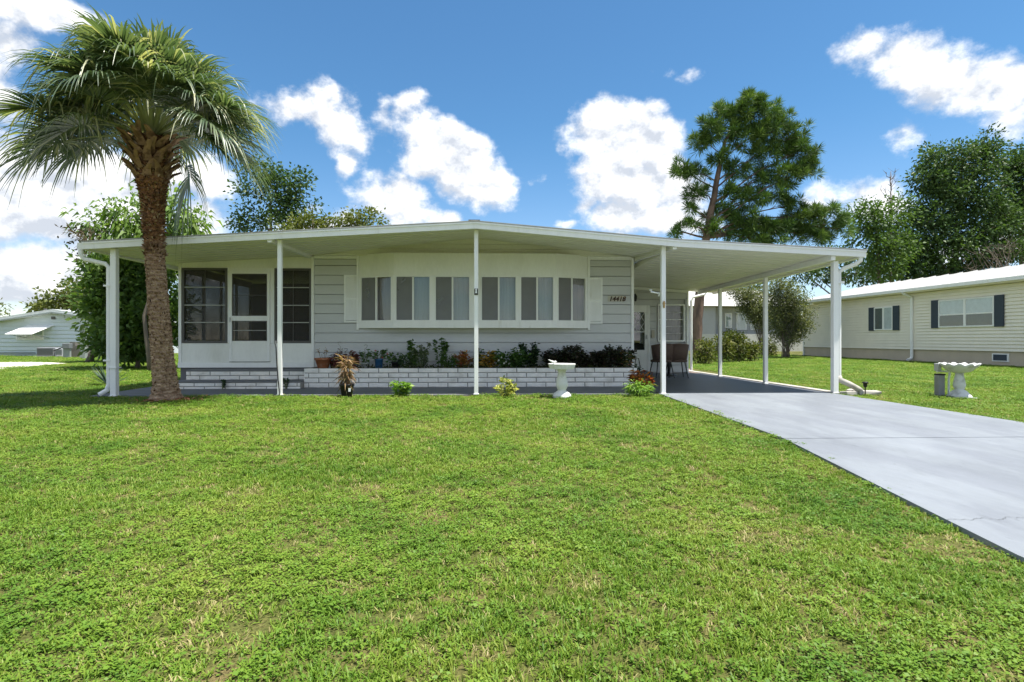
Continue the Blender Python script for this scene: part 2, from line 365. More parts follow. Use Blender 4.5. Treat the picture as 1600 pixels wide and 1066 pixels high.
YF, YP, YW, YB = 9.5, 9.7, 11.9, 15.4
XW = 3.45                      # half width of the grey front wall
DRIVE_L = [(gnd(px, py, .03).x, gnd(px, py, .03).y) for px, py in ((1040,618.5),(1225,685),(1345,745),(1445,795),(1600,872))]
def drive_left(y):
    ys = [p[1] for p in DRIVE_L][::-1]; xs = [p[0] for p in DRIVE_L][::-1]
    if y < ys[0]: return xs[0] + (y-ys[0])*(xs[1]-xs[0])/(ys[1]-ys[0])*.3
    return float(np.interp(y, ys, xs))
def drive_right(y): return 6.42 - .05*max(0, (9-y))/9
drive = bpy.data.objects.new('driveway', None); C.objects.link(drive); drive.location = (4.6, 5, 0); ORG['driveway'] = Vector((4.6, 5, 0)); struct(drive, 'pale painted concrete driveway leading to the carport')
JY = gnd(1420, 684, .03).y
for (ya, yb) in ((JY+.008, 9.732), (JY-3.1, JY-.008), (JY-7.5, JY-3.116)):
    ys = np.linspace(ya, yb, 15); L = [(drive_left(y), y) for y in ys]; R = [(drive_right(y), y) for y in ys][::-1]
    poly = R[::-1] + L[::-1]
    MB().prism(poly[::-1], 'z', -.05, .030).build('slab', CONC_D, drive)
# hairline crack over the near slab
cp = []; q = gnd(1480, 812, .034); e_ = gnd(1640, 806, .034)
for i in range(41):
    f = i/40; cp.append((q.x+(e_.x-q.x)*f, q.y+(e_.y-q.y)*f + .012*math.sin(f*23)+RG.normal()*.008))
cv = []; 
for i, (x, y) in enumerate(cp):
    w = .0008+.0012*abs(math.sin(i*1.7)); cv += [(x, y-w, .0335), (x, y+w, .0335)]
MB().add(cv, [(2*i, 2*i+2, 2*i+3, 2*i+1) for i in range(40)]).build('crack', pmat('crack_dark', (.10, .105, .11), .9), drive)

struct(MB().prism([(3.30,9.742),(6.42,9.742),(6.42,15.4),(3.30,15.4)], 'z', -.05, .032).build('carport_floor', CONC_C), 'dark grey painted concrete carport floor')
struct(MB().prism([(6.43,9.66),(6.60,9.66),(6.60,17.2),(6.43,17.2)], 'z', -.05, .05).build('kerb', CONC_K, bevel=.01), 'pale concrete edging along the carport floor')
struct(MB().prism([(3.6,15.42),(6.42,15.42),(7.2,18.4),(4.2,18.4)], 'z', -.05, .028).build('back_path', PAVE), 'brown paved path behind the carport')
# porch walk: uneven front edge against the lawn
we = [(x, 9.72+.04*math.sin(x*2.3)+.02*math.sin(x*7.1)) for x in np.linspace(-6.6, 3.296, 34)]
struct(MB().prism(we + [(3.296, 11.86), (-6.6, 11.86)], 'z', -.05, .026).build('walkway', CONC_W), 'grey concrete walk in front of the steps and planter')
gp = [gnd(-260,575),gnd(0,578),gnd(60,572.5),gnd(105,569),gnd(60,566.5),gnd(0,566.5),gnd(-260,566)]
struct(MB().prism([(p.x, p.y) for p in gp], 'z', -.05, .03).build('gravel_drive', pmat('shell_gravel', (.60,.56,.50), .95, .25, 14, .8, 60)), 'white shell gravel drive at the neighbour house')

# ------------------------------------------------------------------ the house
house = thing('manufactured_house', (0, YW, 0), 'long low grey and white house with screened porch, bay window and carport', 'house')
FRONT = [(-6.60, 2.648), (0.03, 3.043), (3.60, 2.746), (6.93, 2.585)]    # top edge of the roof at the fascia
def zf(x): return float(np.interp(x, [p[0] for p in FRONT], [p[1] for p in FRONT]))
WALLP = [(-6.60, 2.60), (-6.25, 2.622), (-3.45, 2.785), (0.03, 3.17), (3.45, 2.80), (3.62, 2.70)]
def zw(x): return float(np.interp(x, [p[0] for p in WALLP], [p[1] for p in WALLP]))      # ceiling height where it meets the front wall
FH = .135                                                                 # fascia height
def wx(px): return ax(px, YW)
def wz(px, py): return at(px, py, YW).z

# roof: front part ruled from the fascia to the wall, then straight back
roof_m = MB()
xs = [-6.60, -5.4, -4.2, -3.45, -2.6, -1.7, -.8, 0.03, .9, 1.8, 2.6, 3.45, 3.60]
def sheet(m, xs, y0, y1, za, zb, th):
    n = len(xs); v = []
    for x in xs: v += [(x, y0, za(x)), (x, y1, zb(x)), (x, y0, za(x)+th), (x, y1, zb(x)+th)]
    f = []
    for i in range(n-1):
        a, b = 4*i, 4*i+4
        f += [(a, a+1, b+1, b), (a+2, b+2, b+3, a+3), (a, b, b+2, a+2), (a+1, a+3, b+3, b+1)]
    f += [(0, 2, 3, 1), (4*n-4, 4*n-3, 4*n-1, 4*n-2)]
    m.add(v, f)
sheet(roof_m, xs, YF+.03, YW, lambda x: zf(x)-.115, zw, .10)
sheet(roof_m, xs, YW+.001, 26.5, zw, zw, .10)
xc = [3.602, 4.4, 5.2, 6.1, 6.90]
CB = lambda x: 2.555-.067*(x-3.6)
sheet(roof_m, xc, YF+.03, 15.7, lambda x: zf(x)-.115, CB, .09)
roof = roof_m.build('roof', CREAM, house)
tp = MB()   # thin white metal covering with a drip edge
for (xx, y0, y1, za, zb) in ((xs, YF-.02, YW, lambda x: zf(x)-.012, lambda x: zw(x)+.103), (xc[:0]+[3.603,4.4,5.2,6.1,6.95], YF-.02, 15.72, lambda x: zf(x)-.012, lambda x: CB(x)+.093)):
    sheet(tp, xx, y0, y1, za, zb, .014)
sheet(tp, xs, YW+.001, 26.55, lambda x: zw(x)+.103, lambda x: zw(x)+.103, .014)
tp.build('roof_covering', SHING, roof)
for (xa, xb) in ((-6.60, 0.03), (0.03, 3.60), (3.60, 6.93)):
    MB().prism([(xa+.001, zf(xa)-FH), (xb-.001, zf(xb)-FH), (xb-.001, zf(xb)-.016), (xa+.001, zf(xa)-.016)], 'y', YF, YF+.028).build('fascia_board', WHITE, roof)
    MB().prism([(xa+.001, zf(xa)-.050), (xb-.001, zf(xb)-.050), (xb-.001, zf(xb)-.018), (xa+.001, zf(xa)-.018)], 'y', YF-.014, YF-.001).build('drip_edge', WHITE, roof)
for xx in np.arange(-5.6, 6.6, 1.52):
    bx('joint_cover', WHITE, roof, xx-.02, xx+.02, YF-.003, YF-.0005, zf(xx)-FH+.012, zf(xx)-.058)
# little cap where the slopes meet, and a dark scrap of flashing on the ridge
bx('ridge_cap', DARKFR, roof, -.10, .10, YF+.0, YF+.35, zf(.03)+.004, zf(.03)+.018)
# ceiling: pan ribs running across
rb = MB()
for k in range(8):
    f = (k+.5)/8; y = YF+.06+(YW-YF-.1)*f
    for i in range(len(xs)-1):
        a, b = xs[i], xs[i+1]; za = (zf(a)-.115)*(1-f)+zw(a)*f; zb = (zf(b)-.115)*(1-f)+zw(b)*f
        rb.prism([(a, za-.010), (b, zb-.010), (b, zb-.001), (a, za-.001)], 'y', y-.008, y+.008)
stuff(rb.build('ceiling_rib', CREAM, roof))
rb = MB()
for k in range(21):
    f = (k+.5)/21; y = YF+.06+(15.35-YF)*f*.985
    for i in range(len(xc)-1):
        a, b = xc[i], xc[i+1]; za = (zf(a)-.115)*(1-f)+CB(a)*f; zb = (zf(b)-.115)*(1-f)+CB(b)*f
        rb.prism([(a, za-.009), (b, zb-.009), (b, zb-.001), (a, za-.001)], 'y', y-.012, y+.012)
stuff(rb.build('ceiling_rib', CREAM, roof))
# beams running back from the fascia over the house's corner lines, and along the carport posts
def beam(x, y0, y1, z0, z1, w, h, name='beam', mat=None):
    m = MB(); m.add([(x-w/2,y0,z0-h),(x+w/2,y0,z0-h),(x+w/2,y1,z1-h),(x-w/2,y1,z1-h),(x-w/2,y0,z0),(x+w/2,y0,z0),(x+w/2,y1,z1),(x-w/2,y1,z1)],
                    [(3,2,1,0),(4,5,6,7),(0,1,5,4),(1,2,6,5),(2,3,7,6),(3,0,4,7)])
    return m.build(name, mat or WHITE, house)
beam(-XW-.05, YF+.04, YW-.05, zf(-3.5)-.117, zw(-3.5)-.002, .07, .06)
beam(XW+.07, YF+.04, YW-.05, zf(3.52)-.117, zw(3.52)-.002, .07, .06)
beam(6.36, YF+.04, 15.38, zf(6.36)-.118, CB(6.36)-.004, .08, .095)
beam(6.885, YF+.033, 15.6, zf(6.9)-.04, CB(6.9)+.06, .09, .10, 'gutter')
beam(-6.655, YF+.033, 26.3, zf(-6.6)-.02, zw(-6.6)+.08, .09, .10, 'gutter')
# cross beam half way back under the carport roof
f = .36; y = YF+.06+(15.35-YF)*f
MB().prism([(3.62, 2.615), (6.30, 2.47), (6.30, 2.50), (3.62, 2.645)], 'y', y, y+.05).build('beam', WHITE, house)

# posts
def post(px, Y, w, ztop, zb=.028, d=None):
    x = ax(px, Y); d = d or w
    p = MB().box(x-w/2, x+w/2, Y-d/2, Y+d/2, zb, ztop).build('post', WHITE, house, bevel=.006)
    MB().box(x-w/2-.012, x+w/2+.012, Y-d/2-.012, Y+d/2+.012, zb-.002, zb+.012).build('foot_plate', WHITE, p)
    return p, x
pA, xA = post(179, YP, .098, zf(-6.2)-.117, .02)
pB, xB = post(437.5, YP, .072, zf(-3.3)-.117)
pC, xC = post(744, YP, .072, zf(0.03)-.12)
pD, xD = post(1036, YP, .078, zf(3.3)-.117)
pE, xE = post(1304, YP, .092, zf(6.36)-.118-.095)
post(1196, 11.75, .078, 2.34, .032); post(1125, 14.1, .078, 2.315, .032)
# collar half way down the first post
MB().box(xA-.07, xA+.07, YP-.07, YP+.07, .50, .515).build('collar', WHITE, pA)
# small plate on the middle post, ornament on the fourth
pl = MB().box(xC-.032, xC+.032, YP-.052, YP-.044, wz(744,474)-.0, wz(744,474)+.11).build('plate', BLACK, pC)
MB().prism([(xC-.018, pl.location.z+.05+.008), (xC+.018, pl.location.z+.05+.008), (xC+.010, pl.location.z+.05+.05), (xC+.016, pl.location.z+.05+.07), (xC, pl.location.z+.05+.088), (xC-.016, pl.location.z+.05+.07), (xC-.010, pl.location.z+.05+.05)], 'y', YP-.056, YP-.0525).build('plate_emblem', WHITE, pC)
MB().lathe(xD, YP-.055, [(.008, 1.55), (.020, 1.57), (.016, 1.60), (.026, 1.63), (.018, 1.66), (.006, 1.68)], 10).build('ornament', pmat('ornament_tan', (.45, .30, .14), .7), pD, smooth=True)

# downspouts
def downspout(pts, w, name='downspout', mat=None):
    m = MB(); m.tube(pts, w*.46, 10); return m.build(name, mat or WHITE, house)
zl = zf(-6.6)-.12; xl = xA-.095
d1 = downspout([(-6.66, YF+.06, zl), (-6.66, YF+.06, zl-.10), (-6.62, YF+.09, zl-.17), (xl-.06, YP, zl-.235), (xl, YP, zl-.30), (xl, YP, .55), (xl, YP, .22), (xl-.03, YP-.01, .12), (xl-.13, YP-.05, .05)], .085)
for zz in (.62, 1.9): bx('strap', WHITE, d1, xl-.06, xl+.06, YP-.058, YP-.054, zz, zz+.03)
zr = zf(6.93)-.12; xr = xE+.092
d2 = downspout([(6.86, YF+.05, zr+.02), (6.86, YF+.05, zr-.07), (6.80, YF+.09, zr-.13), (xr+.08, YP, zr-.19), (xr, YP+.02, zr-.26), (xr, YP+.02, 1.2), (xr, YP+.02, .32)], .085)
bx('strap', WHITE, d2, xr-.06, xr+.06, YP-.05, YP-.036, 2.0, 2.04)
q = at(1080, 462, 15.9)
downspout([(q.x+.45, 15.9, q.z+.13), (q.x+.40, 15.9, q.z+.04), (q.x+.05, 15.9, q.z-.05), (q.x, 15.9, q.z-.15), (q.x, 15.9, .1)], .08)

# ---- front wall core and siding
core = MB().prism([(-XW+.02, 0.02), (XW-.01, .02), (XW-.01, zw(XW)-.003), (0.03, zw(.03)-.003), (-XW+.02, zw(-XW)-.003)], 'y', YW+.15, 26.3)
wall = core.build('wall', GREYSID, house)
def plank(xa, xb, z, h, yf, th=.12, parent=wall, mat=GREYSID, name='siding_plank'):
    # lap plank: bottom edge stands 14 mm proud, its top tucks back; a gap is left below the next one
    j = rnd.uniform(-.0012, .0012)
    return MB().prism([(yf+j, z+.004), (yf+th, z+.004), (yf+th, z+h-.006), (yf+.012+j, z+h-.006), (yf+.001+j, z+.012)][::1], 'x', xa, xb).build(name, mat, parent)
XBL, XBR = wx(561), wx(918)
rows = [(.10+.2065*i, .2065) for i in range(6)]
ZSILL = 1.235
for i in range(13):
    z = .10+.2065*i; h = .2065
    if z > 2.72: break
    if z+h > 2.70: h = 2.72-z
    if h < .06: continue
    if z+h <= ZSILL+.12:
        hh = h
        if z+h > 1.25 and z < 1.25: hh = h
        plank(-XW+.03, XW-.03, z, hh, YW)
    else:
        plank(-XW+.03, XBL-.0, z, h, YW); plank(XBR, XW-.03, z, h, YW)
# corner boards, headers
bx('corner_board', WHITE, wall, -XW-.03, -XW+.028, YW-.022, YW+.12, .30, zw(-XW)-.02, bevel=.004)
bx('corner_board', WHITE, wall, XW-.028, XW+.03, YW-.022, YW+.12, .05, zw(XW)-.02, bevel=.004)
bx('header_trim', WHITE, wall, -XW+.03, XBL-.004, YW-.016, YW+.10, 2.722, 2.778)
bx('header_trim', WHITE, wall, XBR+.004, XW-.03, YW-.016, YW+.10, 2.722, 2.790)
# gable planks under the ceiling
def zwc(x): return zw(x)-.004
for i, (za, zb) in enumerate(((2.832, 2.935), (2.937, 3.04), (3.042, 3.168))):
    def xl_of(z, s):
        return (0.03-(3.17-z)/(3.17-2.785)*3.48+.0) if s < 0 else (0.03+(3.17-z)/(3.17-2.80)*3.42)
    pts = [(max(xl_of(za, -1), -XW+.03), za), (min(xl_of(za, 1), XW-.03), za)]
    if zb < 3.15: pts += [(xl_of(zb, 1), zb-.004), (xl_of(zb, -1), zb-.004)]
    else: pts += [(0.03, zwc(.03))]
    MB().prism(pts, 'y', YW-.05-.012*(2-i), YW+.14).build('gable_plank', CREAM, wall)
MB().prism([(-XW+.03, 2.780), (XW-.03, 2.792), (XW-.03, 2.806-.012), (2.9, 2.829), (-2.9, 2.829), (-XW+.03, 2.783)], 'y', YW-.09, YW+.14).build('gable_trim', CREAM, wall)

# ---- bay window
bay_base = Vector(((XBL+XBR)/2, YW-.16, ZSILL))
YBAY = YW-.30
A_, B_, C_, D_ = (XBL, YW-.02), (ax(615, YBAY), YBAY), (ax(868.5, YBAY), YBAY), (XBR, YW-.02)
bay = MB().prism([A_, B_, C_, D_, (XBR, YW+.12), (XBL, YW+.12)], 'z', 2.335, 2.812).build('bay_window', WHITE2, house)
MB().prism([(A_[0]-.012, A_[1]-.012), (B_[0]-.008, B_[1]-.02), (C_[0]+.008, C_[1]-.02), (D_[0]+.012, D_[1]-.012), (XBR+.012, YW+.11), (XBL-.012, YW+.11)], 'z', 1.235, 1.372).build('bay_sill', WHITE, bay)
bx('bay_trim', WHITE, bay, XBL-.045, XBL-.001, YW-.045, YW+.1, 1.20, 2.80)
bx('bay_trim', WHITE, bay, XBR+.001, XBR+.045, YW-.045, YW+.1, 1.20, 2.80)
def seg(p0, p1):
    p0 = Vector((*p0, 0)); p1 = Vector((*p1, 0)); u = (p1-p0); L = u.length; u.normalize(); n = Vector((u.y, -u.x, 0))   # n points to the lawn
    return p0, u, n, L
def sbox(m, sg, u0, u1, d0, d1, z0, z1):
    p0, u, n, L = sg
    P = lambda a, d, z: tuple(p0+u*a+n*d+Vector((0, 0, z)))
    return m.add([P(u0,d1,z0),P(u1,d1,z0),P(u1,d0,z0),P(u0,d0,z0),P(u0,d1,z1),P(u1,d1,z1),P(u1,d0,z1),P(u0,d0,z1)],
                 [(3,2,1,0),(4,5,6,7),(0,1,5,4),(1,2,6,5),(2,3,7,6),(3,0,4,7)])
Z0, Z1 = 1.373, 2.334
def pleat(sg, u0, u1, d, z0, z1, mat, parent, k):
    p0, u, n, L = sg; m = MB(); N = 26; v = []
    for i in range(N+1):
        a = u0+(u1-u0)*i/N; dd = d+.004*math.sin(i*1.5+k)+.003*math.sin(i*.7+2*k)
        for z in (z0, z1):
            v.append(tuple(p0+u*a+n*dd+Vector((0, 0, z))))
    m.add(v, [(2*i, 2*i+2, 2*i+3, 2*i+1) for i in range(N)])
    return m.build('curtain', mat, parent, smooth=True)
def bay_unit(sg, u0, u1, kind, k):
    m = MB(); fw = .026; um = (u0+u1)/2
    sbox(m, sg, u0, u0+fw, -.05, .012, Z0+fw, Z1-fw); sbox(m, sg, u1-fw, u1, -.05, .012, Z0+fw, Z1-fw)
    sbox(m, sg, u0, u1, -.05, .012, Z0, Z0+fw); sbox(m, sg, u0, u1, -.05, .012, Z1-fw, Z1)
    w = m.build('window', WHITE, house)
    sbox(MB(), sg, um-.017, um+.017, -.045, .006, Z0+fw+.001, Z1-fw-.001).build('meeting_stile', WHITE, w)
    sbox(MB(), sg, u0+fw+.001, um-.018, -.030, -.026, Z0+fw+.001, Z1-fw-.001).build('pane', GLASS, w)
    sbox(MB(), sg, um+.018, u1-fw-.001, -.018, -.014, Z0+fw+.001, Z1-fw-.001).build('pane', GLASS, w)
    sbox(MB(), sg, u0+fw+.002, um-.019, -.012, -.010, Z0+fw+.002, Z1-fw-.002).build('insect_screen', WSCREEN, w)
    pleat(sg, u0+.01, um, -.085, Z0+.01, Z1-.01, CURT_L if kind == 0 else CURT_D, w, k)
    pleat(sg, um+.002, u1-.01, -.085, Z0+.01, Z1-.01, (CURT_L, CURT_D)[kind], w, k+3)
    return w
s1, s2, s3 = seg(A_, B_), seg(B_, C_), seg(C_, D_)
gap = .085
def fillers(sg, edges):
    for a, b in edges: sbox(MB(), sg, a, b, -.06, .0, Z0, Z1).build('mullion', WHITE, bay)
bay_unit(s1, .04, s1[3]-.035, 1, 0); bay_unit(s3, .035, s3[3]-.04, 1, 1)
sbox(MB(), s1, .0, .04, -.05, .004, Z0, Z1).build('mullion', WHITE, bay); sbox(MB(), s1, s1[3]-.035, s1[3], -.05, .004, Z0, Z1).build('mullion', WHITE, bay)
sbox(MB(), s3, .0, .035, -.05, .004, Z0, Z1).build('mullion', WHITE, bay); sbox(MB(), s3, s3[3]-.04, s3[3], -.05, .004, Z0, Z1).build('mullion', WHITE, bay)
us = [ax(p, YBAY)-B_[0] for p in (617.5, 673, 679, 735, 751, 807.5, 812.5, 866)]
for k in range(4): bay_unit(s2, us[2*k], us[2*k+1], 0, k+2)
fl = [(0, us[0])] + [(us[2*k+1], us[2*k+2]) for k in range(3)] + [(us[7], s2[3])]
fillers(s2, fl)

# shutters
def shutter(pxa, pxb, pya, pyb):
    xa, xb = wx(pxa), wx(pxb); zb, zt = wz(pxa, pyb), wz(pxa, pya); yf = YW-.035; fw = .035
    m = MB().box(xa, xa+fw, yf, YW-.003, zb, zt).box(xb-fw, xb, yf, YW-.003, zb, zt)
    for z in (zb, (zb+zt)/2-.02, zt-fw): m.box(xa+fw, xb-fw, yf+.001, YW-.004, z, z+fw)
    sh = m.build('shutter', WHITE, house)
    lv = MB(); z = zb+fw+.012
    while z < zt-fw-.02:
        lv.add([(xa+fw, yf+.003, z), (xb-fw, yf+.003, z), (xb-fw, yf+.014, z+.032), (xa+fw, yf+.014, z+.032)], [(0,1,2,3)]); z += .031
    stuff(lv.build('louvre', WHITE, sh))
shutter(538, 560, 430, 504); shutter(919.5, 941, 434, 506)
# house number
tx = bpy.data.curves.new('house_number', 'FONT'); tx.body = '14418'; tx.size = .142; tx.extrude = .008; tx.shear = .25; tx.space_character = 1.02; tx.offset = .004
p = at(951.5, 470.5, YW-.02); to = bpy.data.objects.new('house_number', tx); C.objects.link(to); to.parent = house
to.location = Vector((p.x, YW-.012, p.z))-ORG['manufactured_house']; to.rotation_euler = (PI/2, 0, 0)
tx.materials.append(pmat('number_bronze', (.05, .03, .02), .35, .2, 30, metal=.3, col2=(.30, .20, .09), c2lo=.55, c2hi=.65, s2=14))
dgp = bpy.context.evaluated_depsgraph_get(); nme = bpy.data.meshes.new_from_object(to.evaluated_get(dgp)); nlc = to.location.copy(); bpy.data.objects.remove(to)
to = bpy.data.objects.new('house_number', nme); C.objects.link(to); to.parent = house; to.location = nlc; to.rotation_euler = (PI/2, 0, 0)
pm = MB().box(p.x-.02, p.x+.335, YW-.008, YW-.002, p.z-.012, p.z+.118).build('number_board', pmat('number_cream', (.55, .52, .44), .6), house)

# ---- screened porch
PX0, PX1 = wx(280), wx(488)-.0
por = MB(); FZ = .395
yA, yB = YW-.0, YW+.05
porch = bx('porch_base_panel', WHITE2, house, PX0+.05, PX1-.0, yA, yB, .50, wz(380, 536.5))
bx('porch_sill', WHITE, house, PX0-.02, PX1-.0, yA-.02, yB+.02, FZ, .499)
bx('porch_corner', WHITE, house, PX0-.012, PX0+.049, yA-.014, yB+.03, .50, zw(PX0)-.01, bevel=.004)
zt_ = wz(320, 418.5)
MB().prism([(PX0+.05, zt_), (PX1, zt_), (PX1, zw(PX1)-.004), (PX0+.05, zw(PX0)-.004)], 'y', yA+.002, yB).build('porch_top_panel', WHITE2, house)
def porch_window(pxa, pxb, rows_):
    xa, xb = wx(pxa), wx(pxb); zb, zt = wz(320, 536), wz(320, 419); fw = .045; y0 = YW-.012
    m = MB().box(xa, xa+fw, y0, yB+.01, zb, zt).box(xb-fw, xb, y0, yB+.01, zb, zt).box(xa+fw, xb-fw, y0, yB+.01, zb, zb+fw).box(xa+fw, xb-fw, y0, yB+.01, zt-fw, zt)
    w = m.build('screen_window', DARKFR, house)
    for py in rows_: bx('bar', pmat('grey_bar', (.42, .42, .40), .5), w, xa+fw+.001, xb-fw-.001, y0+.004, y0+.022, wz(320, py)-.009, wz(320, py)+.009)
    xm = (xa+xb)/2; bx('muntin', DARKFR, w, xm-.007, xm+.007, y0+.024, y0+.034, zb+fw+.001, zt-fw-.001)
    bx('screen', SCREEN, w, xa+fw+.001, xb-fw-.001, y0+.036, y0+.038, zb+fw+.001, zt-fw-.001)
    return w
porch_window(284.5, 355.5, (449, 477, 504)); porch_window(429, 486.5, (449, 477, 504))
# white studs between windows and door
for (a, b) in ((355.8, 359), (422.5, 428.7)): bx('porch_stud', WHITE, house, wx(a), wx(b), YW-.008, yB, wz(380, 536.3)+.001, zt_-.001)
# screen door
xa, xb = wx(359.2), wx(422.3); zb, zt = wz(390, 565), wz(390, 424); y0 = YW-.035
bx('porch_head', WHITE, house, xa, xb, YW-.006, yB, zt+.002, zt_-.001)
m = MB(); fw = .055; zm1, zm2 = wz(390, 501.5), wz(390, 494); zk = wz(390, 533)
m.box(xa, xa+fw, y0, YW-.001, zb, zt).box(xb-fw, xb, y0, YW-.001, zb, zt).box(xa+fw, xb-fw, y0, YW-.001, zt-fw, zt).box(xa+fw, xb-fw, y0, YW-.001, zm1, zm2)
door = m.build('screen_door', WHITE, house)
bx('kick_panel', WHITE2, door, xa+fw, xb-fw, y0+.008, YW-.002, zb, zk)
bx('kick_groove', DARKFR, door, xa-.004, xb+.004, y0+.012, YW-.003, zb-.010, zb-.001)
for (za, zc) in ((zk+.001, zm1-.001), (zm2+.001, zt-fw-.001)):
    bx('screen', SCREEN, door, xa+fw+.022, xb-fw-.022, y0+.020, y0+.022, za+.02, zc-.02)
    mm = MB().box(xa+fw, xa+fw+.02, y0+.01, y0+.03, za, zc).box(xb-fw-.02, xb-fw, y0+.01, y0+.03, za, zc).box(xa+fw+.02, xb-fw-.02, y0+.01, y0+.03, za, za+.018).box(xa+fw+.02, xb-fw-.02, y0+.01, y0+.03, zc-.018, zc)
    mm.build('screen_frame', DARKFR, door)
bx('bar', pmat('grey_bar', (.42, .42, .40), .5), door, xa+fw+.021, xb-fw-.021, y0+.014, y0+.019, wz(390, 517), wz(390, 517)+.014)
bx('bar', DARKFR, door, xa+fw+.021, xb-fw-.021, y0+.014, y0+.019, wz(390, 462), wz(390, 462)+.012)
bx('handle', ALU, door, xa+.012, xa+.032, y0-.03, y0, zm1-.03, zm1+.07)
# porch inside: floor, rear wall, side wall with its own screen opening, a curtain and a bench
INT = pmat('porch_inside', (.16, .14, .12), .8, .1, 2)
bx('porch_floor', CONC_W, house, PX0, PX1-.03, YW+.052, 15.6, .0, FZ-.002)
bx('porch_back_wall', INT, house, PX0, PX1-.03, 15.6, 15.7, .0, 2.55)
sw = MB().box(PX0, PX0+.05, YW+.09, 15.6, FZ, .95).box(PX0, PX0+.05, YW+.09, 15.6, 2.42, 2.59)
for y in np.linspace(YW+.09, 15.5, 5): sw.box(PX0, PX0+.05, y, y+.06, .951, 2.419)
sw.build('porch_side_wall', WHITE2, house)
bx('screen', SCREEN, house, PX0+.02, PX0+.024, YW+.16, 15.5, .952, 2.418)
bx('porch_blind', pmat('brown_blind', (.20, .13, .085), .8, .2, 6, stretch=(1, 1, 8)), house, -5.3, -4.2, 15.5, 15.56, 1.2, 2.3)
bx('porch_bench', pmat('bench_cloth', (.25, .2, .17), .9), house, -6.0, -4.0, 14.6, 15.3, FZ, .85)

# ---- brick steps under the porch
def brick_mesh(l, h, d, k):
    r = random.Random(k); m = bpy.data.meshes.new('brick'); e = .006
    v = []
    for z in (0, h):
        for (x, y) in ((0, d), (l, d)): v.append((x, y, z))
    # pillowed, uneven front face
    def j(s): return r.uniform(-s, s)
    f = [(0+j(.002), e+j(.003), 0+j(.001)), (l+j(.002), e+j(.003), 0+j(.001)), (l+j(.002), e+j(.003), h+j(.001)), (0+j(.002), e+j(.003), h+j(.001))]
    g = [(l*.05, j(.003), h*.15), (l*.95, j(.003), h*.15), (l*.95, j(.003), h*.86), (l*.05, j(.003), h*.86)]
    V = [(0, d, 0), (l, d, 0), (l, d, h), (0, d, h)] + f + g
    F = [(1,0,3,2), (0,1,5,4), (1,2,6,5), (2,3,7,6), (3,0,4,7), (4,5,9,8), (5,6,10,9), (6,7,11,10), (7,4,8,11), (8,9,10,11)]
    m.from_pydata(V, [], F); m.update(); m.materials.append(SLUMP); return m
BL, BH, BD, GAPB = .380, .091, .10, .018
BM = {}
def brick_at(x, y, z, l, h, parent, d=BD):
    key = (round(l, 2), round(h, 3), rnd.randrange(4), d)
    if key not in BM: BM[key] = brick_mesh(key[0], h, d, hash(key) % 9999)
    o = bpy.data.objects.new('brick', BM[key]); C.objects.link(o); o.parent = parent; o.location = Vector((x, y+rnd.uniform(-.002, .002), z))-ORG[parent.name]; return o
def course(xa, xb, y, z, h, off, parent):
    x = xa-off
    while x < xb-.03:
        a = max(x, xa); b = min(x+BL, xb)
        if b-a > .04: brick_at(a, y, z, b-a, h, parent)
        x += BL+GAPB
SX0, SX1 = ax(255, 10.95), ax(474, 11.15)
step1 = bx('brick_step', MORTAR, house, SX0+.01, SX1, 10.965, 11.86, .0, .150)
bx('tread', CONC_W, step1, SX0-.005, SX1, 10.955, 11.415, .151, .168)
for i in range(2): course(SX0, SX1-.002, 10.95, .004+i*.0735, .058, (.0, .2)[i], step1)
step2 = bx('brick_step', MORTAR, house, SX0+.21, SX1, 11.43, 11.86, .1685, .350)
bx('tread', CONC_W, step2, SX0+.2, SX1, 11.41, 11.899, .351, .374)
for i in range(2): course(SX0+.2, SX1-.002, 11.415, .171+i*.090, .074, (.12, .31)[i], step2)

# ---- carport end wall with door and window
bx('carport_wall', GREYSID, house, XW, ax(1074.5, YB), YB+.10, YB+.22, .02, 2.5)
cw = [o for o in bpy.data.objects if o.name == 'carport_wall'][0]
xd0, xd1 = ax(978, YB), ax(1012.5, YB); xw0, xw1 = ax(1027.5, YB), ax(1070, YB)
zd0, zd1 = .10, at(1000, 480, YB).z; zw0, zw1 = at(1050, 534, YB).z, at(1050, 475.5, YB).z
XE = ax(1073, YB)
for i in range(12):
    z = .06+.2065*i; h = .2065
    if z > 2.44: break
    if z+h > 2.50: h = 2.50-z
    sp = [(XW+.005, XE)]
    if z < zd1: sp = [(XW+.005, xd0-.05), (xd1+.05, XE)]
    if z+h > zw0 and z < zw1: sp = sp[:-1]+[(sp[-1][0], xw0-.02), (xw1+.02, XE)]
    for a, b in sp:
        if b-a > .02: plank(a, b, z, h, YB, .098, cw)
bx('corner_board', WHITE, cw, XE+.001, XE+.05, YB-.015, YB+.2, .03, 2.42)
MB().prism([(XW+.01, CB(XW)-.085), (XE, CB(XE)-.085), (XE, CB(XE)-.01), (XW+.01, CB(XW)-.01)], 'y', YB-.03, YB-.002).build('header_trim', WHITE, cw)
